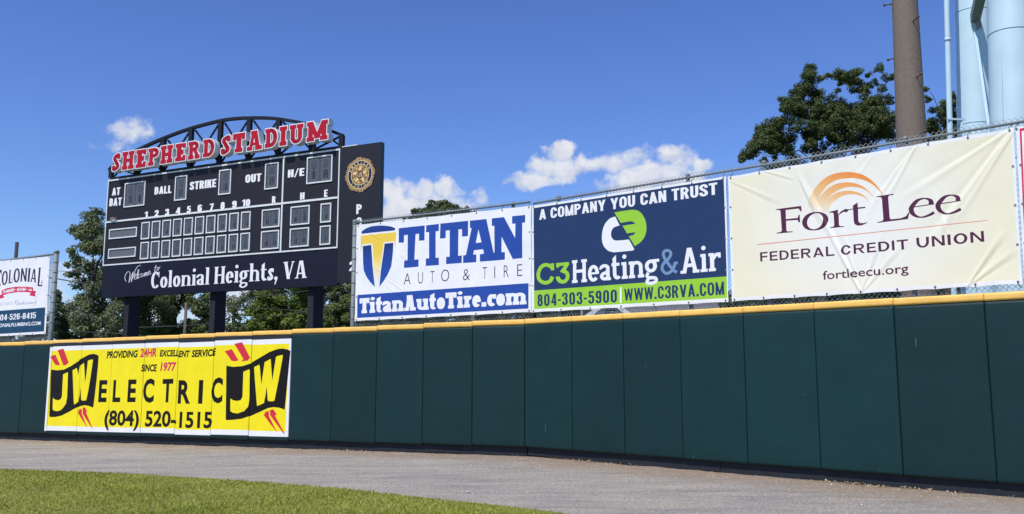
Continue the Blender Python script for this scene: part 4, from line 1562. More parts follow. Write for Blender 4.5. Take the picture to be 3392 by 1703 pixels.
def titan(A, t):
    A.poly([(120, 928), (1680, 820), (1680, 1052), (118, 1138)], 'v_blue')
    A.put(Serif(W=.27, T=.20, s=.055, t=.20, g=.19, xh=.72, sp=.035, arm=.26).word('TitanAutoTire.com'), (138, 1097), (1662, 1012), (133, 960), 'white_print')
    for P in ([(497, 320), (735, 294), (733, 431), (683, 434), (683, 370), (652, 373), (640, 606), (678, 602), (678, 670), (545, 682), (547, 616), (578, 612), (580, 380), (546, 384), (545, 450), (497, 453)],
              [(748, 293), (863, 279), (863, 345), (834, 348), (834, 590), (863, 587), (863, 655), (744, 664), (744, 597), (774, 593), (774, 355), (747, 358)],
              [(876, 277), (1130, 252), (1128, 391), (1075, 397), (1074, 328), (1042, 331), (1040, 571), (1074, 568), (1072, 637), (928, 647), (930, 582), (962, 579), (962, 338), (926, 342), (925, 410), (874, 415)]):
        A.poly(P, 'v_blue')
    z = A.zm
    A.zm = (1500, 690, 5.8778)
    A.poly([(333, 242), (650, 208), (790, 860), (800, 1020), (527, 1040), (527, 895), (605, 885), (590, 800), (410, 818), (397, 903), (457, 898), (457, 1050), (202, 1068), (202, 918), (255, 912), (365, 385), (333, 388)], 'v_blue')
    A.poly([(498, 415), (557, 663), (445, 675)], 'v_white')
    A.poly([(757, 197), (997, 172), (1215, 580), (1218, 298), (1155, 303), (1153, 155), (1408, 130), (1408, 278), (1352, 283), (1352, 970), (1170, 990), (950, 555), (948, 857), (1015, 850), (1013, 1002), (790, 1020), (790, 870), (808, 860), (808, 342), (757, 347)], 'v_blue')
    A.zm = (1180, 730, 5.619)
    A.curve_top = None
    A.poly([(97, 210), (180, 150), (280, 112), (400, 97), (520, 97), (640, 112), (722, 143), (720, 187), (100, 252)], gradient('blue_blend', [(0, (.020, .055, .26)), (1, (.016, .04, .2))], A, (400, 100), (400, 230), t))
    gold = gradient('gold_blend', [(0, (.82, .57, .07)), (.38, (.82, .58, .08)), (.62, (.82, .70, .32)), (.85, (.80, .77, .68)), (1, (.80, .79, .76))], A, (400, 290), (400, 1240), t)
    A.poly([(85, 287), (738, 218), (735, 530), (703, 390), (513, 407), (480, 650), (455, 880), (432, 1240), (345, 1240), (330, 900), (315, 650), (300, 430), (115, 447), (80, 595)], gold)
    wedge = gradient('wedge_blend', [(0, (.016, .034, .13)), (.35, (.018, .055, .27)), (1, (.02, .075, .36))], A, (400, 430), (400, 1100), t)
    A.poly([(120, 480), (280, 457), (290, 620), (305, 830), (345, 1240), (250, 1140), (180, 1030), (140, 930), (128, 800), (122, 600)], wedge)
    A.poly([(528, 432), (690, 417), (685, 540), (672, 700), (650, 860), (590, 1000), (520, 1120), (430, 1240), (465, 900), (500, 650)], wedge)
    A.zm = z
    for ch, bl, br, tl in (('A', (543, 835), (606, 830), (545, 732)), ('U', (672, 825), (718, 822), (672, 722)), ('T', (785, 815), (822, 812), (785, 712)), ('O', (883, 807), (957, 802), (883, 699)),
                           ('&', (1083, 795), (1145, 790), (1083, 693)), ('T', (1262, 782), (1301, 779), (1262, 676)), ('I', (1368, 773), (1376, 773), (1368, 667)), ('R', (1455, 768), (1500, 765), (1455, 660)), ('E', (1578, 758), (1622, 755), (1578, 650))):
        A.put(sans(ch, -.012), bl, br, tl, 'v_ink')


MT['white_print'] = MT['v_white']
banner('titan_banner' if 0 else 'fence_banner', 'white tyre shop banner with big blue block capitals and a gold shield', FL_, [(112, 288), (1703, 112), (1708, 1085), (95, 1168)], titan, zoom=(1140, 640, 2.7515), seed=1,
       ridges=[((90, 560), (560, 860), .006, .03), ((480, 540), (620, 640), .008, .03), ((360, 760), (560, 900), .008, .035), ((330, 820), (640, 1010), .006, .03), ((118, 300), (330, 420), .007, .03)], nties=(7, 7, 4))


def c3(A, t):
    A.poly([(122, 335), (1750, 85), (1778, 920), (128, 1042)], 'v_navy')
    A.poly([(128, 1042), (1778, 920), (1783, 1105), (128, 1200)], 'v_lime')
    A.put(Grot(.225, .17, .60, .085, .26).word('A COMPANY YOU CAN TRUST'), (172, 436), (1698, 216), (176, 348), 'v_white')
    A.put(Grot(.20, .15, .54, .13).word('804-303-5900'), (157, 1177), (837, 1142), (160, 1075), 'v_navy')
    A.put(Grot(.20, .15, .56, .11).word('WWW.C3RVA.COM'), (899, 1130), (1758, 1077), (897, 1027), 'v_navy')
    A.poly([(860, 1013), (875, 1012), (876, 1147), (861, 1148)], 'v_white')
    A.curve([(822, 407), (775, 425), (735, 470), (712, 535), (708, 610), (725, 662), (762, 700), (810, 714), (860, 709)], 'v_white') if 0 else None
    outer = spline([(822, 407), (775, 425), (735, 470), (712, 535), (708, 610), (725, 662), (762, 700), (810, 714)], 5)
    inner = spline([(940, 604), (835, 613), (803, 602), (786, 570), (790, 530), (812, 500), (860, 483)], 5)
    A.poly(list(map(tuple, outer)) + [(975, 698), (985, 686)] + list(map(tuple, inner)), 'v_white')
    g3 = spline([(815, 372), (900, 358), (975, 349), (1022, 360), (1058, 395), (1082, 450), (1088, 520), (1072, 580), (1040, 625), (990, 661)], 5)
    A.poly(list(map(tuple, g3)), 'v_lime')
    A.poly([(856, 464), (950, 447), (978, 453), (996, 469), (930, 478), (872, 488)], 'v_navy')
    A.poly([(910, 553), (996, 541), (982, 563), (934, 578)], 'v_navy')
    A.put(Serif(W=.165, T=.135, s=.055, t=.125, g=.30, xh=.70, sp=.045).word('Heating'), (453, 978), (1195, 916), (452, 784), 'v_white')
    A.put(Serif(W=.155, T=.135, s=.055, t=.115, g=.32, xh=.70, sp=.05).word('Air'), (1382, 898), (1734, 869), (1382, 682), 'v_white')
    z = A.zm
    A.zm = (1760, 770, 6.44)
    A.poly([(420, 660), (488, 656), (490, 805), (425, 812)], 'v_lime')
    A.pen([(440, 760), (400, 715), (300, 693), (205, 750), (150, 880), (175, 1010), (290, 1075), (400, 1040), (455, 945)], 78, 'v_lime')
    A.poly([(530, 655), (797, 632), (803, 680), (735, 795), (790, 840), (820, 910), (805, 1000), (750, 1070), (670, 1097), (590, 1075), (540, 1020), (522, 945), (600, 940), (630, 1000), (680, 1018), (725, 990), (740, 930), (715, 880), (660, 862), (610, 835), (705, 708), (600, 716), (590, 745), (535, 757)], 'v_lime')
    A.zm = (2140, 760, 6.464)
    A.pen([(660, 918), (585, 870), (430, 670), (372, 545), (392, 475), (450, 450), (518, 480), (525, 550), (470, 640), (385, 720), (342, 815), (370, 900), (440, 942), (520, 912), (585, 830), (622, 720)], 62, 'v_steel')
    A.poly([(585, 697), (678, 686), (680, 745), (600, 752)], 'v_steel')
    A.zm = z


banner('fence_banner', 'navy heating and air banner with a lime stripe and lime and white round emblem', FR_, [(107, 315), (1770, 60), (1795, 1140), (107, 1230)], c3, zoom=(1720, 560, 2.586), seed=4,
       ridges=[((700, 1130), (760, 1200), .006, .03), ((1480, 1120), (1420, 900), .004, .03)], nties=(7, 6, 4))


def cream_mat(A, t):
    m = MT['v_cream'].copy()
    m.name = 'cream_blend'
    nt = m.node_tree
    b = nt.nodes['Principled BSDF']
    a_ = A.px(930, 700)
    c = A.pl.w(a_[0], a_[1], A.o) - np.array(wloc(t))
    co = nt.nodes.new('ShaderNodeTexCoord')
    d = nt.nodes.new('ShaderNodeVectorMath'); d.operation = 'DISTANCE'
    d.inputs[1].default_value = c
    nt.links.new(co.outputs['Object'], d.inputs[0])
    r = nt.nodes.new('ShaderNodeValToRGB')
    r.color_ramp.elements[0].position, r.color_ramp.elements[0].color = .15, (.81, .80, .745, 1)
    r.color_ramp.elements[1].position, r.color_ramp.elements[1].color = .8, (.80, .755, .565, 1)
    mu = nt.nodes.new('ShaderNodeMath'); mu.operation = 'MULTIPLY'; mu.inputs[1].default_value = .42
    nt.links.new(d.outputs['Value'], mu.inputs[0]); nt.links.new(mu.outputs[0], r.inputs[0])
    nt.links.new(r.outputs[0], b.inputs['Base Color'])
    MT['cream_blend'] = m
    return 'cream_blend'


def fort(A, t):
    A.poly([(80, 400), (2020, 78), (2078, 1098), (110, 1222)], cream_mat(A, t))
    z = A.zm
    A.zm = (2540, 540, 3.578)
    og = gradient('orange_blend', [(0, (.80, .27, .06)), (.3, (.81, .38, .12)), (.62, (.82, .52, .25)), (.85, (.82, .66, .45)), (1, (.80, .75, .64))], A, (960, 110), (760, 620), t)
    o1 = spline([(470, 590), (490, 480), (540, 350), (620, 240), (740, 150), (880, 112), (1020, 110), (1150, 145), (1270, 230), (1350, 330), (1382, 390)], 4)
    i1 = spline([(1375, 385), (1290, 285), (1180, 215), (1050, 183), (940, 182), (820, 205), (720, 265), (650, 350), (598, 445)], 4)
    o2 = spline([(598, 445), (680, 340), (780, 265), (900, 232), (1020, 235), (1140, 280), (1240, 370), (1322, 482)], 4)
    i2 = spline([(1315, 478), (1240, 380), (1160, 318), (1060, 287), (960, 286), (850, 320), (760, 380), (695, 458)], 4)
    o3 = spline([(695, 458), (760, 390), (850, 345), (950, 328), (1050, 340), (1150, 385), (1245, 500)], 4)
    i3 = spline([(1235, 492), (1165, 415), (1080, 380), (990, 372), (900, 390), (800, 450), (740, 520), (710, 580)], 4)
    A.poly([tuple(p) for p in np.vstack([o1, i1])] + [(600, 580)], og)
    A.poly([tuple(p) for p in np.vstack([o2, i2])], og)
    A.poly([tuple(p) for p in np.vstack([o3, i3])], og)
    A.poly([(598, 445), (695, 458), (745, 515), (710, 580), (600, 580), (590, 500)], og)
    for P in ([(105, 547), (405, 508), (412, 573), (400, 575), (375, 540), (222, 557), (225, 665), (365, 650), (372, 615), (388, 613), (393, 703), (375, 703), (362, 675), (228, 685), (232, 800), (245, 812), (305, 810), (307, 820), (118, 838), (118, 828), (170, 815), (178, 800), (160, 570), (150, 558), (105, 556)],
              [(735, 580), (840, 552), (843, 610), (880, 570), (930, 543), (972, 550), (972, 560), (945, 583), (905, 580), (850, 618), (855, 735), (870, 748), (915, 748), (915, 757), (747, 773), (747, 763), (790, 752), (798, 735), (790, 600), (778, 590), (735, 588)],
              [(1018, 505), (1075, 467), (1078, 527), (1170, 518), (1165, 535), (1080, 545), (1085, 690), (1105, 712), (1150, 712), (1187, 700), (1190, 710), (1130, 738), (1080, 745), (1040, 725), (1030, 690), (1022, 552), (965, 558), (965, 548), (1020, 540)],
              [(1293, 397), (1505, 365), (1505, 377), (1450, 388), (1440, 410), (1458, 650), (1470, 668), (1590, 655), (1650, 630), (1680, 585), (1692, 588), (1672, 665), (1313, 712), (1313, 702), (1370, 688), (1383, 665), (1365, 425), (1350, 405), (1293, 405)]):
        A.poly(P, 'v_plum')
    ring = [(573 + 127 * math.cos(a), 690 - 102 * math.sin(a) - .12 * 127 * math.cos(a)) for a in np.linspace(0, 2 * math.pi, 26)[:-1]]
    A.pen(ring, 60, 'v_plum', False, 14, True)
    for dx, dy in ((0, 0), (318, -40)):
        A.pen([(1952 + dx, 487 + dy), (1935 + dx, 442 + dy), (1870 + dx, 421 + dy), (1785 + dx, 447 + dy), (1716 + dx, 530 + dy), (1725 + dx, 592 + dy), (1775 + dx, 632 + dy), (1840 + dx, 643 + dy), (1920 + dx, 620 + dy), (1984 + dx, 586 + dy)], 62, 'v_plum', True, 16)
        A.poly([(1735 + dx, 518 + dy), (1984 + dx, 480 + dy), (1984 + dx, 492 + dy), (1735 + dx, 530 + dy)], 'v_plum')
    A.zm = z
    A.poly([(268, 854), (1860, 686), (1860, 691), (268, 860)], 'v_salmon')
    A.put(Grot(.215, .165, .92, .20).word('FEDERAL'), (290, 974), (803, 933), (290, 910), 'v_plum')
    A.put(Grot(.215, .165, .92, .20).word('CREDIT'), (848, 929), (1312, 887), (850, 863), 'v_plum')
    A.put(Grot(.215, .165, .92, .20).word('UNION'), (1370, 881), (1838, 836), (1372, 809), 'v_plum')
    A.put(sans('fortleecu.org', .012), (722, 1100), (1313, 1050), (722, 1040), 'v_plum')


banner('fence_banner', 'cream credit union banner with an orange triple arc and plum lettering', FR_, [(64, 386), (2040, 46), (2102, 1128), (92, 1250)], fort, zoom=(2380, 400, 2.086), seed=9, step=.055,
       ridges=[((2035, 60), (1480, 830), .026, .07), ((2040, 75), (1640, 700), .018, .05), ((2020, 60), (1300, 520), .012, .06), ((1720, 1140), (1960, 780), .020, .05), ((1725, 1140), (2040, 900), .014, .05), ((1600, 830), (1480, 480), .010, .05),
               ((985, 1190), (560, 380), .022, .05), ((985, 1190), (720, 640), .016, .04), ((985, 1190), (1120, 800), .016, .045), ((985, 1195), (850, 720), .012, .035), ((990, 1190), (1260, 860), .012, .05),
               ((1380, 150), (1150, 560), .018, .045), ((1370, 160), (1040, 620), .012, .05), ((1080, 215), (900, 470), .006, .05), ((560, 400), (700, 700), .014, .04), ((90, 420), (420, 560), .008, .05), ((300, 345), (520, 400), .008, .03)], nties=(8, 8, 4))


def red_corner(A, t):
    A.poly([(2080, 55), (2600, -45), (2650, 1000), (2126, 1085)], 'v_crimson')
    A.poly([(2094, 72), (2580, -20), (2630, 975), (2138, 1060)], 'v_white')


banner('fence_banner', 'edge of a white banner with a crimson frame at the right end of the fence', FR_, [(2052, 43), (2620, -60), (2670, 1075), (2112, 1120)], red_corner, zoom=(2380, 400, 2.086), seed=13, nties=(3, 3, 4))


def script(A, strokes, w, m, T=None):
    for P in strokes:
        A.pen(P, w, m, True, T)


def colonial(A, t):
    A.poly([(-150, 885), (625, 828), (610, 1160), (-165, 1204)], 'v_teal')
    ser = Serif(W=.17, T=.10, s=.02, t=.06, g=.30, sp=.04, arm=.25)
    for ch, bl, br, tl in (('C', (-62, 565), (13, 545), (-60, 322)), ('O', (15, 522), (100, 515), (15, 330)), ('L', (115, 498), (170, 492), (115, 312)), ('O', (180, 486), (266, 480), (180, 292)), ('N', (278, 472), (366, 470), (280, 288)),
                           ('I', (378, 474), (412, 474), (380, 288)), ('A', (420, 476), (502, 485), (424, 293)), ('L', (518, 532), (585, 540), (520, 278))):
        A.put(ser.word(ch), bl, br, tl, 'v_ink')
    A.poly([(440, 595), (502, 602), (488, 640), (493, 682), (408, 662)], 'v_crimson')
    A.poly([(40, 655), (62, 690), (-40, 722), (-20, 680), (-50, 650)], 'v_crimson')
    A.poly([(20, 590), (100, 560), (230, 540), (350, 540), (462, 552), (457, 630), (350, 615), (240, 617), (120, 635), (22, 668)], 'v_crimson')
    A.put(Grot(.2, .15, .52, .1).word('PLUMBING'), (38, 636), (190, 606), (40, 592), 'v_white')
    A.put(Grot(.2, .15, .52, .1).word('HEATING'), (230, 602), (353, 596), (232, 560), 'v_white')
    A.put(Grot(.2, .15, .52, .1).word('AIR'), (397, 600), (440, 604), (398, 568), 'v_white')
    A.curve([(205, 575), (216, 582), (205, 590), (196, 582)], 'v_white', 3)
    A.curve([(375, 572), (384, 578), (375, 586), (366, 579)], 'v_white', 3)
    A.put(sans("SERVICE THAT'S", .0), (-85, 815), (172, 792), (-84, 774), 'v_grey')
    script(A, [[(195, 795), (215, 750), (222, 735)], [(195, 760), (215, 735), (240, 730), (240, 755), (215, 765), (235, 792), (250, 785)], [(250, 780), (262, 768), (258, 760), (250, 775), (255, 792), (268, 782)], [(272, 765), (280, 790), (296, 762)],
               [(300, 770), (298, 786), (308, 784), (312, 766), (302, 766)], [(318, 785), (332, 735), (326, 780), (334, 784)], [(340, 762), (338, 784), (350, 780), (354, 760), (354, 782)], [(362, 785), (376, 738)], [(364, 758), (384, 755)], [(388, 760), (384, 782)],
               [(396, 764), (394, 780), (404, 778), (408, 760), (398, 762)], [(414, 782), (418, 760), (428, 758), (426, 780)], [(446, 758), (436, 762), (436, 778), (446, 774), (450, 756), (450, 776)], [(458, 778), (464, 756), (474, 758)], [(480, 752), (482, 772), (496, 768), (506, 735)], [(506, 740), (492, 795), (470, 805)]], 5, 'v_grey')
    A.put(Grot(.19, .10, .56, .10).word('804-526-8415'), (-48, 1012), (492, 977), (-46, 932), 'v_white')
    A.put(sans('COLONIALPLUMBING.COM', .02), (-118, 1108), (558, 1070), (-116, 1060), 'v_white')


banner('fence_banner', 'white plumber banner with a crimson ribbon and a teal foot at the left edge', FL_, [(-190, 203), (690, 120), (632, 1196), (-205, 1240)], colonial, zoom=(0, 820, 4.1714), seed=21,
       ridges=[((688, 125), (450, 800), .016, .05), ((680, 130), (600, 520), .012, .04), ((560, 560), (440, 820), .012, .04), ((340, 1170), (480, 880), .010, .05), ((150, 1200), (300, 980), .008, .05)], nties=(5, 5, 4))

# ------------------------------------------------------------------ scoreboard
_r = ray(720, 1100)
_P = WL.P0 + WL.d * 0
_t = WL.P0.dot(WL.n) / _r[:2].dot(WL.n)
BP = Plane(_r[:2] * _t - WL.n * 3.6, R(-25.6))
TH = .15
ZA = (320, 370, 1.7245)


def zpx(pl, zm, x, y, o=0.0): return pl.sz(zm[0] + x / zm[2], zm[1] + y / zm[2], o)


def za(x, y, o=0.0): return zpx(BP, ZA, x, y, o)


tl, tr_, bl, br_ = za(68, 398), za(1391, 205), za(27, 1070), za(1376, 985)
sL, sR = (tl[0] + bl[0]) / 2, (tr_[0] + za(1376, 985)[0]) / 2
zT, zB = (tl[1] + tr_[1]) / 2, (bl[1] + br_[1]) / 2
zM = (za(38, 886)[1] + za(1376, 768)[1]) / 2            # foot of the white frame
sb = thing('scoreboard', BP.w((sL + sR) / 2, 0, -.4), 'large charcoal baseball scoreboard on three black posts with red letters along its top', 'scoreboard')
mb = MB(); BP.box(mb, sL, sR, zB, zT, -TH, 0); mb.build('cabinet', MT['face'], sb)
ss_r = za(1627, 180)[0]
zs_t = (za(1392, 200)[1] + za(1622, 178)[1]) / 2
zs_b = (za(1375, 985)[1] + za(1465, 976)[1]) / 2 + .02
mb = MB(); BP.box(mb, sR + .006, ss_r, zs_b, zs_t, -TH, .004)
sp_ = mb.build('side_panel', MT['endcap'], sb)
# painted faces
A = Art(BP, ZA, .003)
A.raw(rect(sL, zM, sR, zT), 'face')
for k in range(1, 6): A.raw(rect(sL + (sR - sL) * k / 6 - .004, zM, sL + (sR - sL) * k / 6 + .004, zT), 'black')
for tx, b1, b2, t1 in (('AT', (87, 480), (134, 474), (92, 437)), ('BAT', (72, 541), (142, 534), (75, 497)), ('BALL', (330, 474), (427, 464), (333, 431)), ('STRIKE', (531, 448), (682, 430), (534, 402)),
                       ('OUT', (849, 407), (940, 397), (850, 362)), ('H/E', (1092, 377), (1186, 365), (1096, 333)), ('1', (273, 607), (291, 605), (275, 572)), ('2', (330, 601), (353, 598), (332, 564)),
                       ('3', (390, 594), (413, 591), (392, 557)), ('4', (451, 586), (476, 583), (454, 549)), ('5', (514, 579), (537, 576), (516, 541)), ('6', (576, 572), (601, 569), (579, 533)),
                       ('7', (645, 565), (668, 561), (648, 527)), ('8', (707, 557), (731, 554), (709, 518)), ('9', (773, 549), (799, 546), (775, 511)), ('10', (830, 541), (876, 537), (832, 503)),
                       ('R', (1001, 523), (1022, 520), (1003, 484)), ('H', (1162, 503), (1187, 500), (1165, 463)), ('E', (1299, 487), (1319, 485), (1301, 447))):
    A.put(Grot(.25, .185, .58, .07).word(tx), b1, b2, t1, 'white')
A.build('score_face', sb, smooth=False)
A = Art(BP, (400, 860, 4.025), .006)
A.raw(rect(sL, zB, sR, zM - .01), 'face2')
for k in (1, 2, 3): A.raw(rect(sL + (sR - sL) * k / 4 - .006, zB, sL + (sR - sL) * k / 4 + .006, zM - .01), 'black')
for grow, m in ((0, 'white'),):
    f = Serif(W=.185, T=.075, s=.055, t=.05, g=.27, xh=.66, sp=.05)
    A.put(f.word('Colonial'), (400, 383), (1180, 330), (405, 172), m)
    A.put(f.word('Heights,'), (1240, 325), (2092, 268), (1250, 100), m)
    A.put(f.word('VA'), (2160, 264), (2480, 242), (2160, 34), m)
script(A, [[(70, 292), (54, 240), (75, 182), (104, 160), (124, 190), (108, 310)], [(106, 306), (135, 235), (166, 162)], [(166, 164), (138, 300)], [(140, 298), (175, 190), (220, 98), (268, 74)],
           [(178, 246), (204, 205), (196, 188), (180, 215), (180, 254), (198, 262), (215, 240)], [(215, 240), (240, 152), (232, 138), (218, 220), (224, 256), (240, 236)], [(262, 197), (246, 190), (234, 220), (242, 242), (264, 226)],
           [(286, 184), (272, 200), (275, 228), (292, 222), (300, 196), (286, 184)], [(322, 176), (308, 226)], [(312, 222), (330, 176), (336, 186), (328, 220)], [(328, 218), (346, 172), (354, 178), (348, 216), (362, 204)],
           [(364, 192), (390, 166), (384, 150), (370, 168), (368, 195), (386, 200), (406, 178)], [(470, 74), (452, 150), (460, 162), (474, 148)], [(448, 106), (484, 98)], [(502, 100), (486, 118), (488, 142), (502, 136), (512, 112), (502, 100)], [(510, 108), (526, 96)]], 6.5, 'white', 4.5)
A.build('welcome_panel_face', sb, smooth=False)
A = Art(BP, ZA, .008)
A.raw(rect(sR + .012, zs_b + .004, ss_r - .004, zs_t - .004), 'side')
for ch, b1, b2, t1 in (('P', (1483, 585), (1514, 582), (1484, 530)), ('O', (1482, 664), (1514, 661), (1483, 606)), ('2', (1443, 911), (1476, 908), (1444, 856))):
    A.put(Grot(.22, .17, .56, .07).word(ch), b1, b2, t1, 'white')
A.build('side_panel_face', sb, smooth=False)
# white aluminium edging
rails = [(sL, sR, zT - .045, zT), (sL, sR, zM - .02, zM + .022)]
zmid = (za(52, 636)[1] + za(1383, 487)[1]) / 2
rails.append((sL + .04, sR - .04, zmid - .028, zmid + .028))
for a, b, c, d in rails:
    mb = MB(); BP.box(mb, a, b, c, d, -.001, .028); mb.build('frame_rail', MT['lightframe'], sb)
sdiv = (za(1069, 300)[0] + za(1057, 740)[0]) / 2
for a, (c, d) in ((sL, (zM + .022, zT - .045)), (sR - .035, (zM + .022, zT - .045)), (sdiv - .025, (zM + .022, zmid - .028)), (sdiv - .025, (zmid + .028, zT - .045))):
    mb = MB(); BP.box(mb, a, a + (.035 if a < sL + .1 or a > sR - .1 else .05), c, d, -.001, .027); mb.build('frame_stile', MT['lightframe'], sb)


SEG = [(.2, .90, .8, .97), (.2, .47, .8, .54), (.2, .03, .8, .10), (.12, .53, .24, .92), (.76, .53, .88, .92), (.12, .08, .24, .48), (.76, .08, .88, .48)]


def window(tlp, brp, digits, name='score_window'):
    a, b = za(*tlp, .05), za(*brp, .05)
    window_sz(a[0], b[0], b[1], a[1], digits, name)


def window_sz(s0, s1, z0, z1, digits, name='score_window'):
    fw, dp = .036, .035
    s0, s1, z0, z1 = s0 + fw * .8, s1 - fw * .8, z0 + fw * .8, z1 - fw * .8
    mb = MB()
    for r_ in ((s0 - fw, s1 + fw, z1, z1 + fw), (s0 - fw, s1 + fw, z0 - fw, z0), (s0 - fw, s0, z0, z1), (s1, s1 + fw, z0, z1)):
        BP.box(mb, r_[0], r_[1], r_[2], r_[3], 0, dp)
    fr = mb.build(name, MT['lightframe'], sb)
    A_ = Art(BP, ZA, .008)
    A_.raw(rect(s0, z0, s1, z1), 'digit' if digits else 'slats')
    if digits:
        w = (s1 - s0) / digits
        for k in range(digits):
            x0 = s0 + k * w
            for q, (a, b, c, d) in enumerate(SEG):
                A_.raw(rect(x0 + a * w, z0 + b * (z1 - z0), x0 + c * w, z0 + d * (z1 - z0)), 'digit2')
            for _ in range(2 if digits == 1 else 3):
                c = x0 + w * random.uniform(.34, .70)
                h0 = random.uniform(.10, .25)
                h1 = random.uniform(.42, .66)
                A_.raw(np.array([(c - .045 * w, z0 + h0 * (z1 - z0)), (c + .05 * w, z0 + (h0 - .03) * (z1 - z0)), (c + .02 * w, z0 + h1 * (z1 - z0)), (c - .02 * w, z0 + h1 * (z1 - z0))]), 'digit3')
    else:
        for k in range(8):
            z = z0 + (k + .5) * (z1 - z0) / 8
            A_.raw(rect(s0, z - .006, s1, z + .004), 'digit')
    A_.build('digit_display' if digits else 'name_display', fr, smooth=False)


for t_, b_, d_ in (((160, 410), (268, 533), 2), ((448, 370), (507, 500), 1), ((699, 335), (760, 467), 1), ((962, 297), (1031, 435), 1), ((1201, 262), (1340, 395), 2)):
    window(t_, b_, d_)
# two innings rows
a1, b1 = za(255, 639, .05), za(296, 727, .05)
a10, b10 = za(825, 568, .05), za(872, 668, .05)
c1, d1 = za(250, 752, .05), za(291, 844, .05)
c10, d10 = za(821, 690, .05), za(868, 788, .05)
ws = .5 * ((b1[0] - a1[0]) + (b10[0] - a10[0])) * .5 + .5 * ((d1[0] - c1[0]) + (d10[0] - c10[0])) * .5
for top_, bot_, x1, x10 in (((a1[1] + a10[1]) / 2, (b1[1] + b10[1]) / 2, a1[0], a10[0]), ((c1[1] + c10[1]) / 2, (d1[1] + d10[1]) / 2, c1[0], c10[0])):
    for k in range(10):
        s = x1 + (x10 - x1) * k / 9
        window_sz(s, s + ws, bot_, top_, 1)
    for t_, b_, d_ in (((944, 554), (1040, 655), 2), ((1108, 532), (1211, 636), 2), ((1279, 517), (1334, 622), 1)):
        window_sz(za(*t_, .05)[0], za(*b_, .05)[0], bot_, top_, d_)
    window_sz(za(70, 680, .05)[0] if top_ > (zmid + zM) / 2 else za(65, 793, .05)[0], za(231, 660, .05)[0] - .03, (top_ + bot_) / 2 - .30 * (top_ - bot_), (top_ + bot_) / 2 + .27 * (top_ - bot_), 0, 'name_window')
# posts
for x0, y0 in ((168, 1150), (662, 1090), (1223, 1050)):
    s = za(x0, y0, -TH - .02)[0]
    mb = MB()
    BP.box(mb, s - .105, s + .105, -.6, zB + .2, -TH - .47, -TH - .02)
    mb.build('support_post', MT['black_post'], sb)
# arched truss along the top
OT = -.09
arc_px = [(72, 333), (110, 300), (170, 255), (265, 205), (385, 152), (530, 99), (700, 54), (800, 40), (860, 37), (950, 36), (1040, 42), (1180, 66), (1300, 97), (1407, 136)]
AP = np.array([za(x, y, OT) for x, y in arc_px])
AP = spline(AP, 5)
for q in (OT,):
    mb = MB()
    for k in range(len(AP) - 1):
        mb.bar(BP.w(*AP[k], q), BP.w(*(AP[k + 1] + (AP[k + 1] - AP[k]) * .06), q), .10, .085)
    mb.build('arch_chord', MT['black'], sb)
    mb = MB(); BP.box(mb, sL, sR, zT + .02, zT + .10, q - .05, q + .05); mb.build('bottom_chord', MT['black'], sb)


def arch_z(s): return float(np.interp(s, AP[:, 0], AP[:, 1]))


post_s = [za(x, y, OT)[0] for x, y in ((82, 385), (226, 358), (375, 330), (532, 308), (700, 285), (866, 262), (1036, 240), (1232, 215), (1400, 195))]
for q in (OT,):
    for k, s in enumerate(post_s):
        hw = .075 if k not in (7,) else .10
        mb = MB(); BP.box(mb, s - hw, s + hw, zT + .10, arch_z(s) - .02, q - .05, q + .048); mb.build('truss_post', MT['black'], sb)
for q in (OT - .02,):
    for k in range(len(post_s) - 1):
        a, b = post_s[k] + .08, post_s[k + 1] - .08
        MB().bar(BP.w(a, zT + .12, q), BP.w(b, max(arch_z(b) - .06, zT + .3), q), .045, .045).build('truss_brace', MT['black'], sb)
        MB().bar(BP.w(a, max(arch_z(a) - .06, zT + .3), q - .06), BP.w(b, zT + .12, q - .06), .045, .045).build('truss_brace', MT['black'], sb)
# mounting rail behind the letters and a loose pale strip on the side panel
OLF = .30
DL = .21
Z1, Z2 = (320, 370, 3.9188), (780, 370, 3.9173)
LET = [('S', Z1, (205, 540), (315, 525), (187, 790), (312, 770)), ('H', Z1, (330, 515), (500, 495), (320, 770), (490, 745)), ('E', Z1, (512, 492), (655, 472), (500, 745), (645, 725)), ('P', Z1, (670, 470), (818, 450), (660, 718), (808, 698)),
       ('H', Z1, (830, 440), (1003, 415), (818, 692), (992, 668)), ('E', Z1, (1022, 412), (1170, 390), (1010, 663), (1160, 640)), ('R', Z1, (1187, 385), (1350, 362), (1178, 637), (1350, 612)), ('D', Z1, (1380, 355), (1540, 335), (1370, 607), (1535, 583)),
       ('S', Z1, (1614, 308), (1752, 290), (1600, 577), (1742, 557)), ('T', Z2, (-40, 280), (135, 257), (-45, 548), (128, 525)), ('A', Z2, (150, 246), (358, 222), (138, 522), (356, 495)), ('D', Z2, (380, 216), (553, 195), (372, 485), (550, 460)),
       ('I', Z2, (567, 187), (680, 174), (560, 460), (672, 443)), ('U', Z2, (695, 168), (893, 140), (690, 437), (888, 410)), ('M', Z2, (920, 132), (1212, 84), (912, 406), (1205, 366))]
FB = {'S': (.30, .20, .2), 'M': (.26, .2, .2), 'A': (.24, .2, .2)}


def grow(poly, e):
    p = np.asarray(poly, float)
    a = p[:, 0] * np.roll(p[:, 1], -1) - np.roll(p[:, 0], -1) * p[:, 1]
    if a.sum() < 0: p = p[::-1]
    out = []
    n = len(p)
    for i in range(n):
        d1 = p[i] - p[i - 1]; d2 = p[(i + 1) % n] - p[i]
        n1 = np.array([d1[1], -d1[0]]) / (np.linalg.norm(d1) + 1e-9)
        n2 = np.array([d2[1], -d2[0]]) / (np.linalg.norm(d2) + 1e-9)
        m = n1 + n2
        k = m.dot(m) / 2
        m = m / max(k, .35)
        out.append(p[i] + m * e)
    return np.array(out)


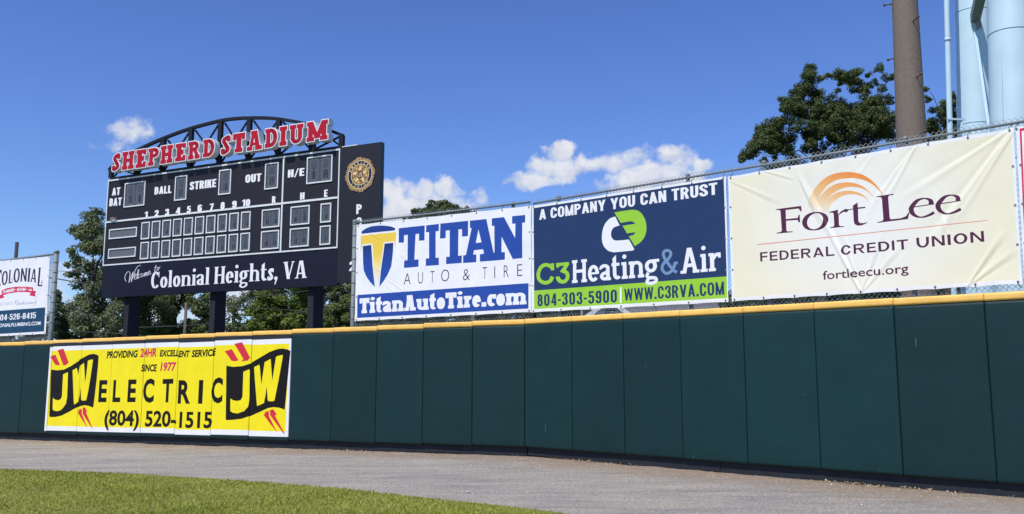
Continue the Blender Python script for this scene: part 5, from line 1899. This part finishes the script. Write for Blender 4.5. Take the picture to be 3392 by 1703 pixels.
def solid(name, polys, o0, o1, m, parent, smooth=False):
    v, f, top, _ = cdt_fill(polys)
    used = sorted({i for t in f for i in t})
    rm = {a: b for b, a in enumerate(used)}
    v = v[used]; f = [[rm[i] for i in t] for t in f]
    n = len(v)
    P = [BP.w(a, z, o1) for a, z in v] + [BP.w(a, z, o0) for a, z in v]
    Fc = [list(t) for t in f] + [[i + n for i in t][::-1] for t in f]
    ed = {}
    for t in f:
        for i in range(len(t)):
            ed[(t[i], t[(i + 1) % len(t)])] = 1
    for (a, b) in ed:
        if (b, a) not in ed: Fc.append([b, a, a + n, b + n])
    return obj(name, P, Fc, m, parent)


for ch, zm, a, b, c, d in LET:
    TLq, TRq, BLq, BRq = (zpx(BP, zm, *q, OLF) for q in (a, b, c, d))
    x0, x1 = (TLq[0] + BLq[0]) / 2, (TRq[0] + BRq[0]) / 2
    y0, y1 = (BLq[1] + BRq[1]) / 2, (TLq[1] + TRq[1]) / 2
    wdt = x1 - x0
    hgt = y1 - y0
    fce = Serif(W=.31, T=.21, s=.085, t=.215, g=.21, sp=0, arm=.27)
    if ch == 'S': fce = Serif(W=.31, T=.215, s=.07, t=.20, g=.34, sp=0)
    if ch == 'M': fce = Serif(W=.27, T=.2, s=.08, t=.215, g=.27, sp=0)
    if ch == 'A': fce = Serif(W=.29, T=.2, s=.10, t=.215, g=.33, sp=0)
    polys, gw = fce.glyph(ch)
    allp = np.vstack(polys)
    mn, mx = allp.min(0), allp.max(0)
    e_ = .026
    polys = [(q - mn) / (mx - mn) * np.array([wdt - 2 * e_, hgt - 2 * e_]) + np.array([x0 + e_, y0 + e_]) for q in polys]
    lt = solid('channel_letter', [grow(q, e_) for q in polys], OLF - DL, OLF, MT['letter_white'], sb)
    solid('red_face', [grow(q, -.004) for q in polys], OLF - .01, OLF + .008, MT['letter_red'], lt)
    mb = MB(); BP.box(mb, (x0 + x1) / 2 - .04, (x0 + x1) / 2 + .04, y0 + hgt * .3, y0 + hgt * .4, OT + .04, OLF - DL + .01); mb.build('letter_bracket', MT['black'], sb)
s0, s1 = za(95, 395, 0)[0], za(1330, 200)[0]
for zz in (.42, .62):
    pass
mb = MB(); BP.box(mb, sR + .03, sR + .55, zs_t, zs_t + .03, -.1, -.02); mb.build('loose_trim', MT['lightframe'], sb)

# the round veterans' emblem on the side panel
ZE = (1120, 500, 8.081)
ctr = zpx(BP, ZE, 583, 633, .02)
Rr = (zpx(BP, ZE, 590, 158, .02)[1] - zpx(BP, ZE, 570, 1112, .02)[1]) / 2
A = Art(BP, ZE, .02)
cir = lambda r, n=48: np.array([(ctr[0] + r * Rr * math.cos(t), ctr[1] + r * Rr * math.sin(t)) for t in np.linspace(0, 2 * math.pi, n, endpoint=False)])
A.raw(cir(.985), 'em_blue')
for k in range(56):
    t = 2 * math.pi * k / 56
    r1 = .99 if k % 7 in (0, 1, 2) else .94
    w_ = .034
    P = [(r1 * math.cos(t + q * w_ * .8), r1 * math.sin(t + q * w_ * .8)) for q in (-1, 1)] + [(.78 * math.cos(t + q * w_), .78 * math.sin(t + q * w_)) for q in (1, -1)]
    A.raw(np.array([(ctr[0] + x * Rr, ctr[1] + y * Rr) for x, y in P]), 'gold')
A.raw(cir(.80), 'gold_pale'); A.raw(cir(.77), 'em_blue'); A.raw(cir(.595), 'gold_pale'); A.raw(cir(.56), 'em_brown'); A.raw(cir(.545), 'gold_dark')
for k in range(16):
    t = 2 * math.pi * (k + .5) / 16
    A.raw(np.array([(ctr[0] + Rr * (.43 * math.cos(t) + .075 * math.cos(q)), ctr[1] + Rr * (.43 * math.sin(t) + .09 * math.sin(q))) for q in np.linspace(0, 6.28, 10)[:-1]]), 'gold' if k % 2 else 'gold_dark')
star = []
for k in range(10):
    t = math.pi / 2 + math.pi * k / 5
    r = .53 if k % 2 == 0 else .22
    star.append((ctr[0] + Rr * r * math.cos(t), ctr[1] + Rr * r * math.sin(t)))
A.raw(np.array(star), 'gold_pale'); A.raw(cir(.245), 'em_brown'); A.raw(cir(.215), 'gold_dark'); A.raw(cir(.195), 'em_brown')


def ringtext(text, a0, a1, inward):
    for k, ch in enumerate(text):
        t = R(a0 + (a1 - a0) * k / (len(text) - 1))
        polys, w = sans(ch, .02)
        h = .125
        rot = t - math.pi / 2 if not inward else t + math.pi / 2
        cx, cy = ctr[0] + Rr * .682 * math.cos(t), ctr[1] + Rr * .682 * math.sin(t)
        for p in polys:
            q = (p - np.array([w / 2, .5])) * h * Rr
            A.raw(np.stack([cx + q[:, 0] * math.cos(rot) - q[:, 1] * math.sin(rot), cy + q[:, 0] * math.sin(rot) + q[:, 1] * math.cos(rot)], 1), 'gold_pale')


ringtext('AMERICAN', 158, 28, False)
ringtext('LEGION', 225, 318, True)
p_, w_ = sans('US', .01)
for p in p_:
    q = (p - np.array([w_ / 2, .5])) * np.array([.19, .24]) * Rr
    A.raw(q + np.array(ctr), 'gold_pale')
A.build('emblem', sb, smooth=False)
# straw nest lodged on the white ledge
nest = thing('bird_nest', BP.w(za(100, 625)[0], zmid + .03, .02), 'small pale straw nest lodged on a white ledge of the scoreboard', 'nest')
mb = MB()
sc_, zc_ = za(100, 625)[0], zmid + .03
for k in range(70):
    a = random.uniform(-.13, .13)
    h = random.uniform(0, .09) * (1 - (a / .15) ** 2)
    d_ = random.uniform(-.09, .09)
    mb.tube([BP.w(sc_ + a, zc_ + h, random.uniform(.015, .10)), BP.w(sc_ + a + d_, zc_ + max(0, h + random.uniform(-.04, .05)), random.uniform(.015, .10))], .006, 4)
mb.build('straw', MT['nest'], nest)
mb = MB(); BP.box(mb, sc_ - .10, sc_ + .11, zc_ - .012, zc_ + .03, .004, .06); mb.build('white_base', MT['white'], nest)

# ------------------------------------------------------------------ trees
def leafmat(name, dark, light, tr):
    m = mat(name, dark, rough=.62, spec=.3)
    nt = m.node_tree
    b = nt.nodes['Principled BSDF']
    g = nt.nodes.new('ShaderNodeNewGeometry')
    co = nt.nodes.new('ShaderNodeTexCoord')
    t = nt.nodes.new('ShaderNodeTexNoise')
    t.inputs['Scale'].default_value = .9
    t.inputs['Detail'].default_value = 3
    nt.links.new(co.outputs['Object'], t.inputs['Vector'])
    a = nt.nodes.new('ShaderNodeMath'); a.operation = 'MULTIPLY_ADD'
    nt.links.new(t.outputs[0], a.inputs[0]); a.inputs[1].default_value = 1.2; a.inputs[2].default_value = -.5
    c = nt.nodes.new('ShaderNodeMath'); c.operation = 'MULTIPLY_ADD'
    nt.links.new(g.outputs['Random Per Island'], c.inputs[0]); c.inputs[1].default_value = .8
    nt.links.new(a.outputs[0], c.inputs[2])
    r = nt.nodes.new('ShaderNodeValToRGB')
    r.color_ramp.elements[0].color = (*dark, 1)
    r.color_ramp.elements[1].color = (*light, 1)
    nt.links.new(c.outputs[0], r.inputs[0])
    nt.links.new(r.outputs[0], b.inputs['Base Color'])
    tl_ = nt.nodes.new('ShaderNodeBsdfTranslucent')
    nt.links.new(r.outputs[0], tl_.inputs[0])
    ms = nt.nodes.new('ShaderNodeMixShader')
    ms.inputs[0].default_value = tr
    nt.links.new(b.outputs[0], ms.inputs[1]); nt.links.new(tl_.outputs[0], ms.inputs[2])
    nt.links.new(ms.outputs[0], nt.nodes['Material Output'].inputs[0])
    return m


LM = dict(oak=leafmat('oak_leaf', (.040, .066, .022), (.135, .17, .048), .25), grey=leafmat('grey_green_leaf', (.085, .118, .056), (.24, .275, .125), .32),
          maple=leafmat('maple_leaf', (.075, .125, .02), (.22, .28, .05), .3), dark=leafmat('dark_leaf', (.026, .043, .02), (.08, .11, .038), .2), mid=leafmat('mid_leaf', (.066, .10, .033), (.195, .235, .072), .32))


def tree(label, blobs, D, mat_, leaf, cover=5.0, zoom=(0, 0, 1.0), trunk=None, spread=.8, seed=0, tr=.16, name='tree', cat='tree', group='trees behind the outfield fence', base=0.0, sub=7, limbs=True, squash=1.0, fill=0.0, swell=1.12, limb_share=.35):
    rs = np.random.default_rng(seed + 100)
    C, Rd = [], []
    if fill:
        extra = []
        for i in range(len(blobs)):
            for j in range(i):
                (xa, ya, ra), (xb, yb, rb) = blobs[i], blobs[j]
                if math.hypot(xa - xb, ya - yb) < fill * (ra + rb): extra.append(((xa + xb) / 2 + rs.normal(0, .1) * ra, (ya + yb) / 2 + rs.normal(0, .1) * ra, (ra + rb) * .5 * rs.uniform(.75, 1)))
        blobs = list(blobs) + extra
    for (x, y, r) in blobs:
        r *= swell
        u, v = zoom[0] + x / zoom[2], zoom[1] + y / zoom[2]
        rad = r / zoom[2] / F * D
        C.append(at(u, v, D + rs.uniform(-1, 1) * spread)); Rd.append(rad)
    C = np.array(C); Rd = np.array(Rd)
    tu = trunk if trunk is not None else (C[:, 0].mean(), D)
    t = thing(name, (tu[0], tu[1], base), label, cat, group)
    # crown: leaf sprays gathered in clumps
    Ps, Ns = [], []
    for c, r in zip(C, Rd):
        n = max(60, int(cover * math.pi * r * r / (leaf * leaf * .19)))
        cl = rs.normal(0, 1, (sub, 3)); cl /= np.linalg.norm(cl, axis=1)[:, None]
        cl = c + cl * r * rs.uniform(.35, .82, (sub, 1)) * np.array([1, squash, 1])
        k = rs.integers(0, sub, n)
        d = rs.normal(0, 1, (n, 3)); d /= np.linalg.norm(d, axis=1)[:, None]
        p = cl[k] + d * (r * .46 * rs.uniform(.25, 1.12, (n, 1)) ** .6) * np.array([1, 1, .8])
        Ps.append(p)
        nn_ = d * .9 + rs.normal(0, .55, (n, 3)) + np.array([0, -.15, .45])
        Ns.append(nn_ / np.linalg.norm(nn_, axis=1)[:, None])
    P, Nn = np.vstack(Ps), np.vstack(Ns)
    n = len(P)
    a = np.cross(Nn, rs.normal(0, 1, (n, 3))); a /= np.linalg.norm(a, axis=1)[:, None] + 1e-9
    b = np.cross(Nn, a)
    L = leaf * rs.uniform(.55, 1.25, (n, 1))
    w = L * rs.uniform(.42, .62, (n, 1))
    V4 = np.stack([P - a * L * .5, P + b * w * .5 - a * L * .08 + Nn * L * .08, P + a * L * .5, P - b * w * .5 - a * L * .08 + Nn * L * .08], 1)
    bigobj('crown', V4.reshape(-1, 3), np.arange(4 * n).reshape(-1, 4), LM[mat_], t)
    # trunk and limbs
    mb = MB()
    hb = C[:, 2].min() + .35 * (C[:, 2].max() - C[:, 2].min())
    mid = np.array([C[:, 0].mean(), tu[1], hb])
    b0 = np.array([tu[0], tu[1], base - .3])
    pts = [b0, b0 + (mid - b0) * .35 + rs.normal(0, .08, 3), b0 + (mid - b0) * .7 + rs.normal(0, .12, 3), mid]
    mb.tube(pts, [tr * 1.5, tr * 1.1, tr * .9, tr * .65], 9)
    if limbs:
        for c, r in zip(C[:40], Rd[:40]):
            if rs.uniform() > limb_share: continue
            s_ = mid if c[2] > hb else b0 + (mid - b0) * rs.uniform(.6, .95)
            m1 = s_ + (c - s_) * .4 + rs.normal(0, .12 * np.linalg.norm(c - s_) ** .5, 3)
            m2 = s_ + (c - s_) * .75 + rs.normal(0, .10 * np.linalg.norm(c - s_) ** .5, 3)
            q = .022 + .07 * r * rs.uniform(.4, 1.0)
            mb.tube([s_, m1, m2, c + np.array([0, 0, r * .4])], [q, q * .7, q * .45, q * .18], 5)
    mb.build('trunk', MT['bark'], t, True)
    return t


BIG = [(860, 110, 85), (860, 215, 95), (985, 230, 62), (800, 325, 105), (700, 400, 95), (580, 475, 80), (950, 390, 105), (1085, 185, 48), (1210, 155, 85), (1225, 250, 66), (1350, 190, 76), (1440, 150, 72), (1560, 170, 48), (1390, 290, 105), (1500, 350, 100), (1205, 355, 42),
       (1700, 95, 62), (1815, 190, 72), (1630, 275, 58), (1740, 330, 58), (1790, 480, 80), (1650, 470, 95), (1500, 520, 120), (1310, 520, 120), (1130, 470, 95), (650, 560, 105), (555, 575, 55), (800, 540, 100), (420, 775, 85), (300, 830, 85), (500, 745, 66), (330, 930, 110), (470, 940, 100),
       (110, 1130, 75), (205, 1105, 58), (60, 1185, 48), (330, 1190, 58), (450, 1170, 45), (600, 1080, 85), (640, 900, 110), (740, 770, 85), (1250, 740, 135), (1450, 740, 150), (1650, 740, 150), (1820, 720, 130), (960, 920, 62), (1150, 960, 95), (1350, 930, 140), (1550, 930, 140), (1750, 900, 130), (860, 1030, 90), (1010, 1060, 85),
       (200, 1000, 80), (300, 1010, 80), (420, 1040, 90), (250, 900, 70), (150, 1080, 60), (520, 1030, 100), (400, 880, 90), (980, 620, 90), (900, 720, 100), (1050, 720, 90), (1000, 820, 100), (1100, 820, 90), (850, 850, 90), (950, 500, 80), (760, 640, 90), (500, 860, 80), (600, 700, 90), (1200, 620, 100), (1300, 640, 100), (1500, 640, 110), (1700, 600, 100), (1080, 600, 90), (1180, 860, 100), (880, 940, 80),
       (1200, 1130, 130), (1450, 1150, 130), (700, 1230, 130), (1000, 1250, 140), (500, 1320, 140)]
zb_ = (2440, 200, 3.591)
tree('big dark green oak rising behind the cream banner, with gaps of sky', BIG, 34, 'oak', .088, 3.2, zb_, fill=.74, swell=1.16, sub=11, limb_share=.12,  trunk=(at(2715, 700, 34)[0], 34), spread=1.0, seed=1, tr=.19)
tree('dark oak between the brown concrete pole and the pale blue legs', [(1545, 680, 26), (1552, 760, 34), (1630, 870, 70), (1700, 800, 55), (1755, 725, 38), (1770, 800, 32), (1600, 940, 85), (1720, 910, 85), (1600, 1050, 90), (1740, 1040, 90), (1660, 1150, 110)], 37, 'oak', .11, 5.0, (2400, 0, 2.308), trunk=(at(3110, 700, 37)[0], 37), seed=2, tr=.22)
tree('tall grey green tree rising to the left of the scoreboard', [(316, 712, 28), (290, 742, 42), (330, 775, 55), (258, 765, 26), (278, 800, 46), (248, 835, 26), (232, 872, 20), (318, 850, 60), (275, 880, 40), (245, 905, 24), (330, 930, 66), (300, 965, 55), (265, 1000, 46), (330, 1020, 66), (290, 1060, 55), (250, 1070, 45), (345, 1085, 50), (385, 1050, 50), (400, 960, 70), (420, 850, 70)], 42, 'grey', .17, 3.0, spread=1.4, seed=3, tr=.25)
tree('dark bushy evergreen just right of the left fence post', [(186, 975, 16), (190, 1005, 22), (205, 1035, 28), (190, 1060, 30), (215, 1075, 30), (190, 1095, 32), (226, 1060, 20)], 52, 'dark', .15, 4.5, spread=.8, seed=4, tr=.15)
tree('olive green tree seen between the left and middle scoreboard posts', [(440, 1020, 48), (490, 1000, 50), (540, 1020, 55), (585, 1010, 40), (460, 1070, 50), (520, 1075, 55), (580, 1080, 48), (625, 1075, 35), (620, 985, 30), (640, 1010, 34), (690, 1000, 34), (690, 1050, 38), (430, 980, 60), (662, 1030, 30), (665, 1080, 28), (500, 950, 60), (600, 930, 60)], 46, 'mid', .16, 3.4, spread=1.5, seed=5, tr=.22)
tree('thin grey green tree with sky showing through beside the middle post', [(748, 985, 30), (770, 1030, 34), (800, 1000, 30), (735, 1045, 26), (755, 1085, 32), (800, 1075, 34), (830, 985, 30), (700, 1080, 26), (780, 940, 50)], 50, 'grey', .15, 1.9, spread=1.2, seed=6, tr=.12)
tree('bright yellow green maple in front of the right scoreboard post', [(850, 1040, 38), (880, 1005, 40), (930, 1000, 36), (960, 1030, 36), (905, 1045, 40), (840, 1078, 30), (880, 1085, 36), (930, 1082, 38), (975, 1070, 34), (1000, 1000, 32), (1000, 1040, 24), (990, 960, 50), (1040, 1080, 30)], 34, 'maple', .13, 4.0, spread=.8, seed=7, tr=.16)
tree('dark tree shading the gap behind the yellow green maple', [(850, 965, 36), (900, 950, 46), (960, 960, 46), (1010, 965, 46), (1030, 1020, 46), (990, 1085, 46), (1060, 960, 40), (900, 1040, 60), (960, 1060, 60)], 41, 'dark', .14, 3.6, spread=.8, seed=8, tr=.18)
tree('dull green tree between the right scoreboard post and the fence end post', [(1085, 975, 40), (1130, 965, 46), (1160, 1000, 40), (1095, 1030, 44), (1145, 1045, 44), (1090, 1080, 42), (1150, 1085, 40), (1200, 1020, 60), (1200, 950, 60), (1180, 880, 60)], 44, 'mid', .14, 4.2, spread=.9, seed=9, tr=.2)
tree('dark treetop showing above the tyre shop banner', [(1440, 680, 22), (1470, 684, 26), (1415, 696, 24), (1450, 705, 36), (1500, 690, 20), (1520, 705, 26), (1385, 712, 24), (1362, 728, 20), (1340, 738, 14), (1545, 702, 16), (1565, 712, 14), (1480, 730, 50), (1420, 745, 50), (1450, 800, 80), (1520, 800, 60), (1400, 830, 70), (1460, 880, 90)], 62, 'oak', .20, 4.5, spread=1.6, seed=10, tr=.3)
hb = []
for k in range(76):
    u = 1175 + k * 27
    vv = 1075 - .058 * (u - 1190)
    hb += [(u, vv + random.uniform(-22, 10), random.uniform(36, 46)), (u + 10, vv + random.uniform(20, 50), random.uniform(34, 46))]
tree('dark hedge of shrubs seen through the chain-link below the banners', hb, 44, 'dark', .2, 2.6, spread=1.0, seed=11, tr=.07, name='hedge', cat='hedge', group='hedges behind the fence', trunk=(at(1800, 1100, 44)[0], 44))
hb = []
for k in range(34):
    u = -60 + k * 37
    hb += [(u, random.uniform(1092, 1135), random.uniform(34, 46))]
tree('low dark hedge along the foot of the trees behind the scoreboard', hb, 54, 'dark', .2, 2.6, spread=1.0, seed=12, tr=.07, name='hedge', cat='hedge', group='hedges behind the fence', trunk=(at(560, 1150, 54)[0], 54))

# ------------------------------------------------------------------ poles and wires
Dp = 16.6
pole = thing('utility_pole', at(3052, 1245, Dp), 'thick brown concrete pole with rusty climbing steps behind the cream banner', 'pole')
pc = at(3018, 430, Dp)
lean = .014
mb = MB()
zs_ = np.linspace(-.3, 14, 16)
mb.tube([(pc[0] + lean * (z - pc[2]), Dp, z) for z in zs_], [.276 - .0135 * (z - pc[2]) for z in zs_], 24)
mb.build('shaft', MT['concrete'], pole, True)
for (bx, by), (tx, ty), near in (((2956, 14), (2931, 17), 0), ((2962, 194), (2943, 198), 0), ((3024.5, 71), (3041, 56), 1), ((3035, 256), (3052, 245), 1), ((3047, 446), (3065, 434), 1)):
    b_ = at(bx, by, Dp - (.25 if near else .02)); t_ = at(tx, ty, Dp - (.42 if near else .03))
    st = MB().tube([b_, t_], .013, 8).build('climbing_step', MT['rust'], pole, True)
    dv = (t_ - b_) / np.linalg.norm(t_ - b_)
    MB().tube([t_ - dv * .004, t_ + dv * .02], [.028, .026], 10).build('step_knob', MT['rust'], st, True)


def simple_pole(name, label, u, v, D, r_, m, ztop=None, cross=False, cat='pole'):
    q = at(u, v, D)
    o = thing(name, (q[0], D, 0), label, cat)
    MB().tube([(q[0], D, -.3), (q[0], D, q[2] * .5), (q[0], D, q[2])], [r_ * 1.15, r_ * 1.05, r_], 12).build('shaft', m, o, True)
    MB().tube([(q[0], D, q[2]), (q[0], D, q[2] + .02)], [r_ * 1.04, r_ * .9], 12).build('pole_top', m, o, True)
    return o


simple_pole('utility_pole', 'weathered wooden pole among the trees under the scoreboard', 617, 1004, 33, .055, MT['wood'])
simple_pole('utility_pole', 'dark pole rising above the plumber banner at the left edge', 56.5, 804, 40, .078, MT['darkwood'])
simple_pole('utility_pole', 'brown wooden pole glimpsed below the tyre shop banner', 1568, 985, 24, .05, MT['wood'])
simple_pole('flag_pole' if 0 else 'thin_pole', 'thin pale pole beside the white gable below the navy banner', 1927, 985, 26, .036, MT['galv'])
WIRES = [('thick black overhead wire crossing the pale cloud left of the scoreboard', [(-120, 880), (60, 906), (186, 923), (266, 937), (420, 958)], 39, .026), ('thin upper overhead wire left of the scoreboard', [(-120, 870), (60, 886), (186, 897), (266, 903), (420, 912)], 39, .012),
         ('overhead wire slanting steeply down in front of the dark evergreen', [(100, 948), (195, 996), (276, 1037), (420, 1096)], 39, .018), ('overhead wire running just above the wall under the scoreboard', [(250, 1098), (406, 1106), (450, 1085), (618, 1079), (690, 1073), (760, 1064)], 33, .014),
         ('overhead wire sagging rightwards across the maple', [(700, 1004), (742, 1010), (872, 1022), (1014, 1032), (1100, 1036)], 31, .012), ('overhead wire rising rightwards across the maple', [(860, 1054), (896, 1049), (960, 1040), (1014, 1032), (1090, 1018)], 30.5, .012),
         ('highest overhead wire under the scoreboard, rising to the right', [(800, 990), (854, 984), (940, 974), (1015, 964), (1080, 955)], 31, .012)]
for lab, P, D, r_ in WIRES:
    pts = [at(u, v, D) for u, v in P]
    o = MB().tube(pts, r_, 5).build('overhead_wire', MT['cable'], None, True)
    tag(o, lab, 'wire', 'overhead wires behind the wall')

# ------------------------------------------------------------------ pale blue water tower legs
D1, D2 = 24.0, 18.2
c1_, r1_ = at(3232.6, 430, D1), 110.3 / 2865 * D1 / 2 * 1.03
tw = thing('water_tower', (c1_[0] + 1, (D1 + D2) / 2, 0), 'pale blue steel water tower legs at the right edge', 'water tower')


def leg(u, v, D, rad, k, rings):
    c = at(u, v, D)
    P = lambda z: np.array([c[0] + k * (z - c[2]), D, z])
    lg = MB().tube([P(z) for z in np.linspace(-.3, 20, 12)], rad, 48).build('leg', MT['paleblue'], tw, True)
    for v_ in rings:
        z = at(u, v_, D - rad)[2]
        MB().tube([P(z - .016), P(z - .01), P(z + .01), P(z + .016)], [rad, rad + .010, rad + .010, rad], 48, False).build('weld_ring', MT['weld'], lg, True)
    return c, P


cA, PA = leg(3232.6, 430, D1, r1_, .047, [22, 402, 700])
r2_ = .455
uL = 3286 + r2_ / D2 * F * 1.0
cB, PB = leg(uL, 430, D2, r2_, .052, [88, 520])
# vertical weld on the nearer leg
a_ = at(3296, 112, D2 - r2_ * .5); b_ = at(3305, 400, D2 - r2_ * .5)
ang_ = math.atan2(-.62, -.78)
def onleg(P, rad, ang, z): return P(z) + np.array([math.cos(ang) * rad, math.sin(ang) * rad, 0])
MB().tube([onleg(PB, r2_, R(216), z) for z in np.linspace(0, at(uL, 108, D2)[2], 8)], .008, 6).build('weld_seam', MT['weld'], tw, True)
# overflow pipe with couplings and a bracket to the leg
pp = at(3146.5, 430, 23.2)
PP = lambda z: np.array([pp[0] + .044 * (z - pp[2]), 23.2, z])
pipe = MB().tube([PP(z) for z in np.linspace(0, 20, 8)], .073, 20).build('overflow_pipe', MT['paleblue'], tw, True)
for v_ in (131, 700):
    z = at(3143, v_, 23.2)[2]
    MB().tube([PP(z - .055), PP(z + .055)], .080, 20).build('coupling', MT['paleblue'], pipe, True)
    for q in (-.058, .058):
        MB().tube([PP(z + q - .006), PP(z + q + .006)], .0805, 20).build('coupling_gap', MT['beam'], pipe, True)
z = at(3143, 397, 23.2)[2]
MB().bar(PP(z) + np.array([-.10, -.09, 0]), PP(z) + np.array([.42, -.02, 0]), .03, .05).build('pipe_bracket', MT['paleblue'], tw)
MB().bar(PP(z) + np.array([.33, -.02, 0]), PP(z) + np.array([.30, .0, -.30]), .03, .05).build('pipe_bracket', MT['paleblue'], tw)
# level strut coming forward from the far leg, with its tie rod
s1_ = at(3230, 60, D1 - r1_ - .02)


def proj(P):
    x, y, z_ = P[0], P[1], P[2] - E
    d = y * math.cos(PITCH) + z_ * math.sin(PITCH)
    h = -y * math.sin(PITCH) + z_ * math.cos(PITCH)
    return CU + F * x / d, CV - F * h / d


X = s1_[0]
for _ in range(60):
    u_, v_ = proj((X, 17.0, s1_[2]))
    X += ((3230 + (60 - v_) * .235) - u_) * 17.0 / F
s2_ = np.array([X, 17.0, s1_[2]])
MB().bar(s1_, s2_, .24, .24).build('strut', MT['beam'], tw)
MB().bar(s1_ + np.array([.0, -.12, -.10]), s1_ + np.array([.02, -.12, -.36]), .03, .22, (0, 1, 0)).build('gusset', MT['beam'], tw)
ta, tb = at(3230, 106, D1 - r1_ - .14), at(3273.5, 409, 21.4)
MB().bar(ta, tb + (tb - ta) * .9, .02, .075, (1, 0, 0)).build('tie_rod', MT['paleblue'], tw)

# ------------------------------------------------------------------ houses beyond the fence
def house(label, apex, left, Dh, depth, main_u1, vent, group='houses beyond the fence'):
    a = at(*apex, Dh); l = at(*left, Dh)
    k = (a[2] - l[2]) / (a[0] - l[0])
    hw = 1.15 if vent else .9
    h = thing('house', (a[0], Dh, 0), label, 'house', group)
    ez = a[2] - k * hw
    mb = MB()
    V = [(a[0] - hw, Dh, -.2), (a[0] + hw, Dh, -.2), (a[0] + hw, Dh, ez), (a[0], Dh, a[2]), (a[0] - hw, Dh, ez)]
    V2 = [(x, y + depth, z) for x, y, z in V]
    obj('gable_wall', V + V2, [(0, 1, 2, 3, 4), (9, 8, 7, 6, 5), (1, 0, 5, 6), (0, 4, 9, 5), (2, 1, 6, 7)], MT['clap'], h)
    for sg in (-1, 1):
        p, q = np.array([a[0], Dh - .18, a[2] + .05]), np.array([a[0] + sg * (hw + .25), Dh - .18, ez - .25 * k + .05])
        off = np.array([0, depth, 0]); th_ = np.array([0, 0, .07])
        MB().hexa([p, q, q + off, p + off, p + th_, q + th_, q + off + th_, p + off + th_]).build('roof', MT['shingle'], h)
        MB().bar(p + np.array([0, -.03, -.02]), q + np.array([0, -.03, -.02]), .05, .17).build('rake_board', MT['clap'], h)
    if vent:
        c0, c1 = at(2004, 1048, Dh - .03), at(2038, 1022, Dh - .03)
        vt = MB().box((c0[0], Dh - .03, c0[2]), (c1[0], Dh + .02, c1[2])).build('louvre_vent', MT['vent'], h)
        for q in range(3):
            z = c0[2] + (q + .8) * (c1[2] - c0[2]) / 3.4
            MB().box((c0[0], Dh - .06, z), (c1[0], Dh - .035, z + .025)).build('louvre_slat', MT['clap'], vt)
    if main_u1:
        x1 = at(main_u1, 1040, Dh + 2)[0]
        z0, z1 = ez - .9, a[2] + 1.0
        obj('main_roof', [(a[0] + .2, Dh + .4, z0), (x1, Dh + .4, z0), (x1, Dh + 4, z1), (a[0] + .2, Dh + 4, z1), (a[0] + .2, Dh + 7.6, z0), (x1, Dh + 7.6, z0)], [(0, 1, 2, 3), (3, 2, 5, 4), (0, 3, 4), (1, 5, 2), (0, 4, 5, 1)], MT['shingle'], h)
        MB().box((a[0] + .3, Dh + .7, -.2), (x1 - .2, Dh + 7.2, z0)).build('house_wall', MT['clap'], h)
    return h


house('white gabled house with a dark louvre and grey roof behind the navy banner', (2016, 998), (1950, 1047), 34, 5, 2395, True)
house('small white gable with a grey roof glimpsed below the cream banner', (2606, 997), (2585, 1012), 48, 5, 2690, False)

bpy.data.objects.remove(_to)
